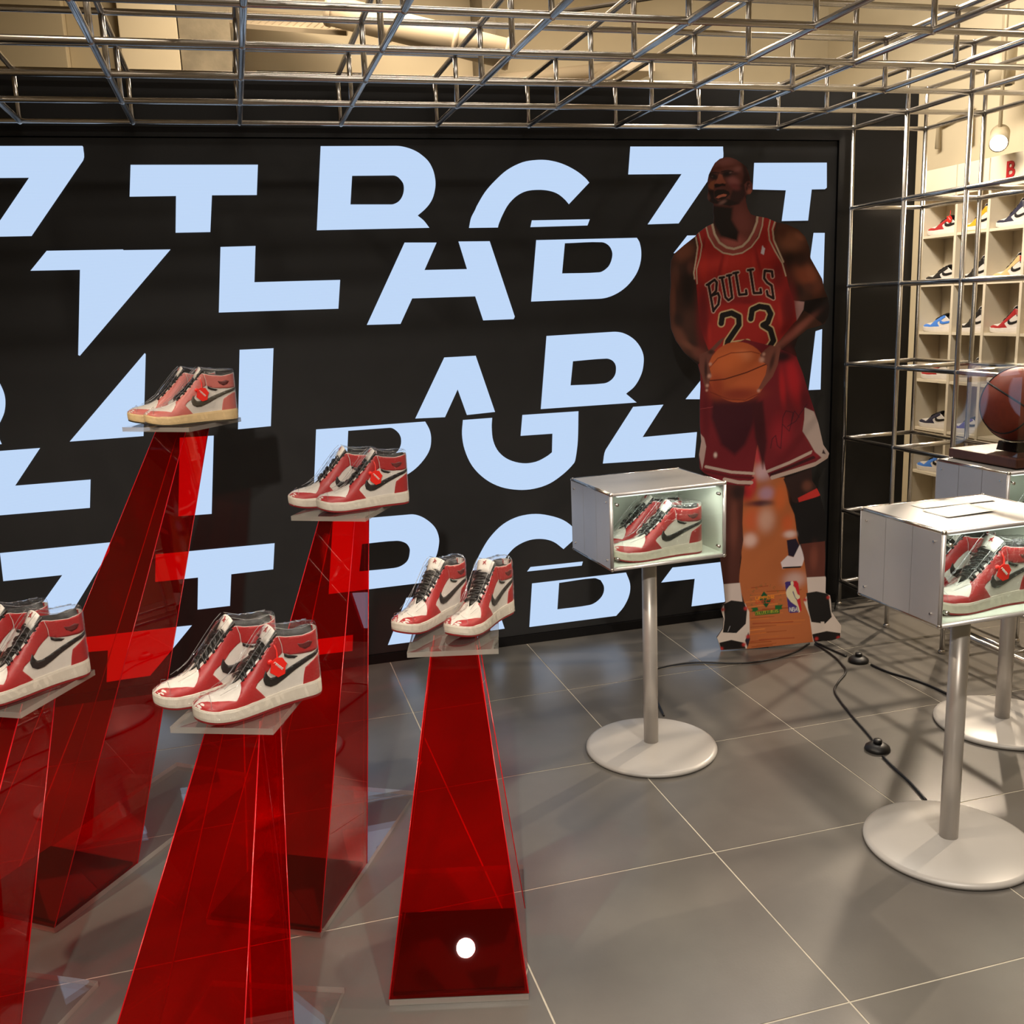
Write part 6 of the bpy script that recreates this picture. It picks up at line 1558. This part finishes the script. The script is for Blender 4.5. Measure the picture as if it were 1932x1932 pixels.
def circ(f, n=56):
    return [Vector(f(2 * math.pi * i / n)).normalized() * 0.1187 for i in range(n + 1)]
for f in (lambda t: (math.cos(t), math.sin(t), 0), lambda t: (0, math.cos(t), math.sin(t)),
          lambda t: (0.62 + 0.25 * math.cos(2 * t), math.cos(t), math.sin(t)), lambda t: (-0.62 - 0.25 * math.cos(2 * t), math.cos(t), math.sin(t))):
    MB().tube(circ(f), 0.003, 6, False).build('seam', M_ballseam, ball, True)
cd = MB().prism([(-0.035, 0, 0), (0.06, 0.0, 0), (0.06, 0.02, 0.05), (-0.045, 0.02, 0.05)], (0, 0.0015, 0)).build('name_card', M_paper)
cd.location = (1.895, -1.515, ZW - 0.028); cd.rotation_euler = (0, 0, 0.03)
tag(cd, 'small white card leaning before the cased basketball', 'card')

# papers on the nearest case
zt = ZB + Hc + 0.0016
def sheet(name, pts, z, curl, label):
    q = [Vector((p[0], p[1], z)) for p in pts]
    n = 10
    vs, fs = [], []
    for lay in (0, 0.0006):
        for i in range(n + 1):
            for j in range(n + 1):
                s, t2 = i / n, j / n
                p = (q[0] * (1 - s) + q[1] * s) * (1 - t2) + (q[3] * (1 - s) + q[2] * s) * t2
                vs.append((p.x, p.y, p.z + lay + curl * (abs(s - 0.5) * 2) ** 3 * (0.4 + 0.6 * t2)))
    m1 = n + 1
    for lay in (0, 1):
        o = lay * m1 * m1
        for i in range(n):
            for j in range(n):
                a = o + i * m1 + j
                fs.append((a, a + 1, a + m1 + 1, a + m1))
    for i in range(n):
        a, b, o = i, i + 1, m1 * m1
        fs += [(a, b, b + o, a + o), (n * m1 + a, n * m1 + b, n * m1 + b + o, n * m1 + a + o)]
        a, b = i * m1, (i + 1) * m1
        fs += [(a, b, b + o, a + o), (a + n, b + n, b + n + o, a + n + o)]
    return tag(MB().add(vs, fs).build(name, M_paper, None, True), label, 'paper')
sheet('paper_sheet', [(1.115, -1.870), (1.118, -1.962), (1.262, -1.955), (1.262, -1.862)], zt, 0.004, 'white paper sheet lying on the nearest display case')
sheet('clear_sleeve', [(1.135, -1.800), (1.135, -1.850), (1.355, -1.850), (1.36, -1.785)], zt, 0.002, 'second white sheet at the back of the nearest case lid')

# ------------------------------------------------------------------ cables and foot switches
def bez(pts, n=6):
    P = [Vector((p[0], p[1], 0.0045)) for p in pts]
    P = [P[0]] + P + [P[-1]]
    out = []
    for i in range(1, len(P) - 2):
        for k in range(n):
            t = k / n
            a, b, c, d = P[i - 1], P[i], P[i + 1], P[i + 2]
            out.append(0.5 * ((2 * b) + (c - a) * t + (2 * a - 5 * b + 4 * c - d) * t * t + (3 * b - a - 3 * c + d) * t ** 3))
    out.append(P[-2])
    return out
def cable(pts, label, r=0.0036):
    return tag(MB().tube(bez(pts), r, 8).build('power_cable', M_rubber, None, True), label, 'cable')
cable([(0.835, -0.925), (0.866, -0.80), (0.905, -0.68), (0.948, -0.56), (1.007, -0.496), (1.163, -0.495), (1.336, -0.571), (1.476, -0.575), (1.596, -0.538), (1.705, -0.470)], 'thin black cable running behind the middle pedestal to the cutout')
cable([(1.722, -0.485), (1.717, -0.6), (1.692, -0.716), (1.655, -0.802), (1.571, -0.879), (1.509, -0.948), (1.466, -1.062), (1.435, -1.167), (1.405, -1.283), (1.385, -1.352)], 'wavy black cable from the cutout to the nearer foot switch', 0.0042)
cable([(1.345, -1.455), (1.326, -1.548), (1.314, -1.626), (1.288, -1.728)], 'short black cable from the nearer foot switch to the nearest pedestal', 0.0045)
cable([(1.735, -0.47), (1.747, -0.572), (1.757, -0.655)], 'short black cable from the cutout to the farther foot switch', 0.0045)
cable([(1.790, -0.772), (1.802, -0.86), (1.836, -0.943), (1.856, -1.024), (1.866, -1.165)], 'black cable from the farther foot switch to the rearmost pedestal', 0.0045)
def foot_switch(x, y, label):
    r = tag(empty('foot_switch', (x, y, 0.0)), label, 'foot switch', 'black round foot switches')
    MB().lathe([(0.036, 0.0005), (0.040, 0.004), (0.038, 0.012), (0.026, 0.021), (0.015, 0.024)], 30).build('switch_body', M_rubber, r, True)
    MB().lathe([(0.0135, 0.0235), (0.0135, 0.034), (0.011, 0.037)], 20).build('push_button', M_rubber, r, True)
foot_switch(1.773, -0.714, 'black round foot switch close to the player cutout')
foot_switch(1.363, -1.402, 'black round foot switch close to the nearest pedestal')
tag(MB().tube([(2.115, -0.075, 1.45), (2.10, -0.085, 1.1), (2.118, -0.078, 0.8), (2.10, -0.085, 0.5), (2.112, -0.08, 0.2), (2.06, -0.12, 0.006)], 0.003, 6).build('hanging_cable', M_rubber, None, True), 'thin black cable hanging down the first cage post', 'cable')

# ------------------------------------------------------------------ spotlights at the right
def spotlight(loc, target, label, r=0.045, L_=0.14, lit=True):
    root = tag(empty('ceiling_spotlight', loc), label, 'spotlight', 'cylindrical track spotlights')
    d = (Vector(target) - Vector(loc)).normalized()
    MB().tube([tuple(-d * L_), (0, 0, 0)], r, 24).build('housing', M_lamp, root, True)
    MB().tube([tuple(d * 0.0005), tuple(d * 0.004)], r * 0.86, 24).build('lens', M_bulb if lit else M_dark, root, True)
    top = -d * (L_ * 0.6)
    MB().tube([tuple(top), (top.x, top.y, ZC - loc[2])], 0.009, 8).build('stem', M_lamp, root, True)
    return root
spotlight((3.15, 0.258, 2.121), (1.4, -1.6, 0.9), 'lit round spotlight glaring above the sneaker shelf')
spotlight((3.28, 0.42, 2.42), (3.3, 0.5, 1.0), 'beige cylinder spotlight hanging above the glaring lamp', 0.065, 0.17, False)
tag(MB().tube([(3.49, 1.12, 2.23), (3.49, 1.12, 2.36), (3.49, 0.86, 2.40), (3.49, 0.86, 2.22)], 0.016, 8).build('wall_bracket_pipe', M_lamp, None, True), 'bent beige pipe bracket on the wall above the shelf', 'pipe')
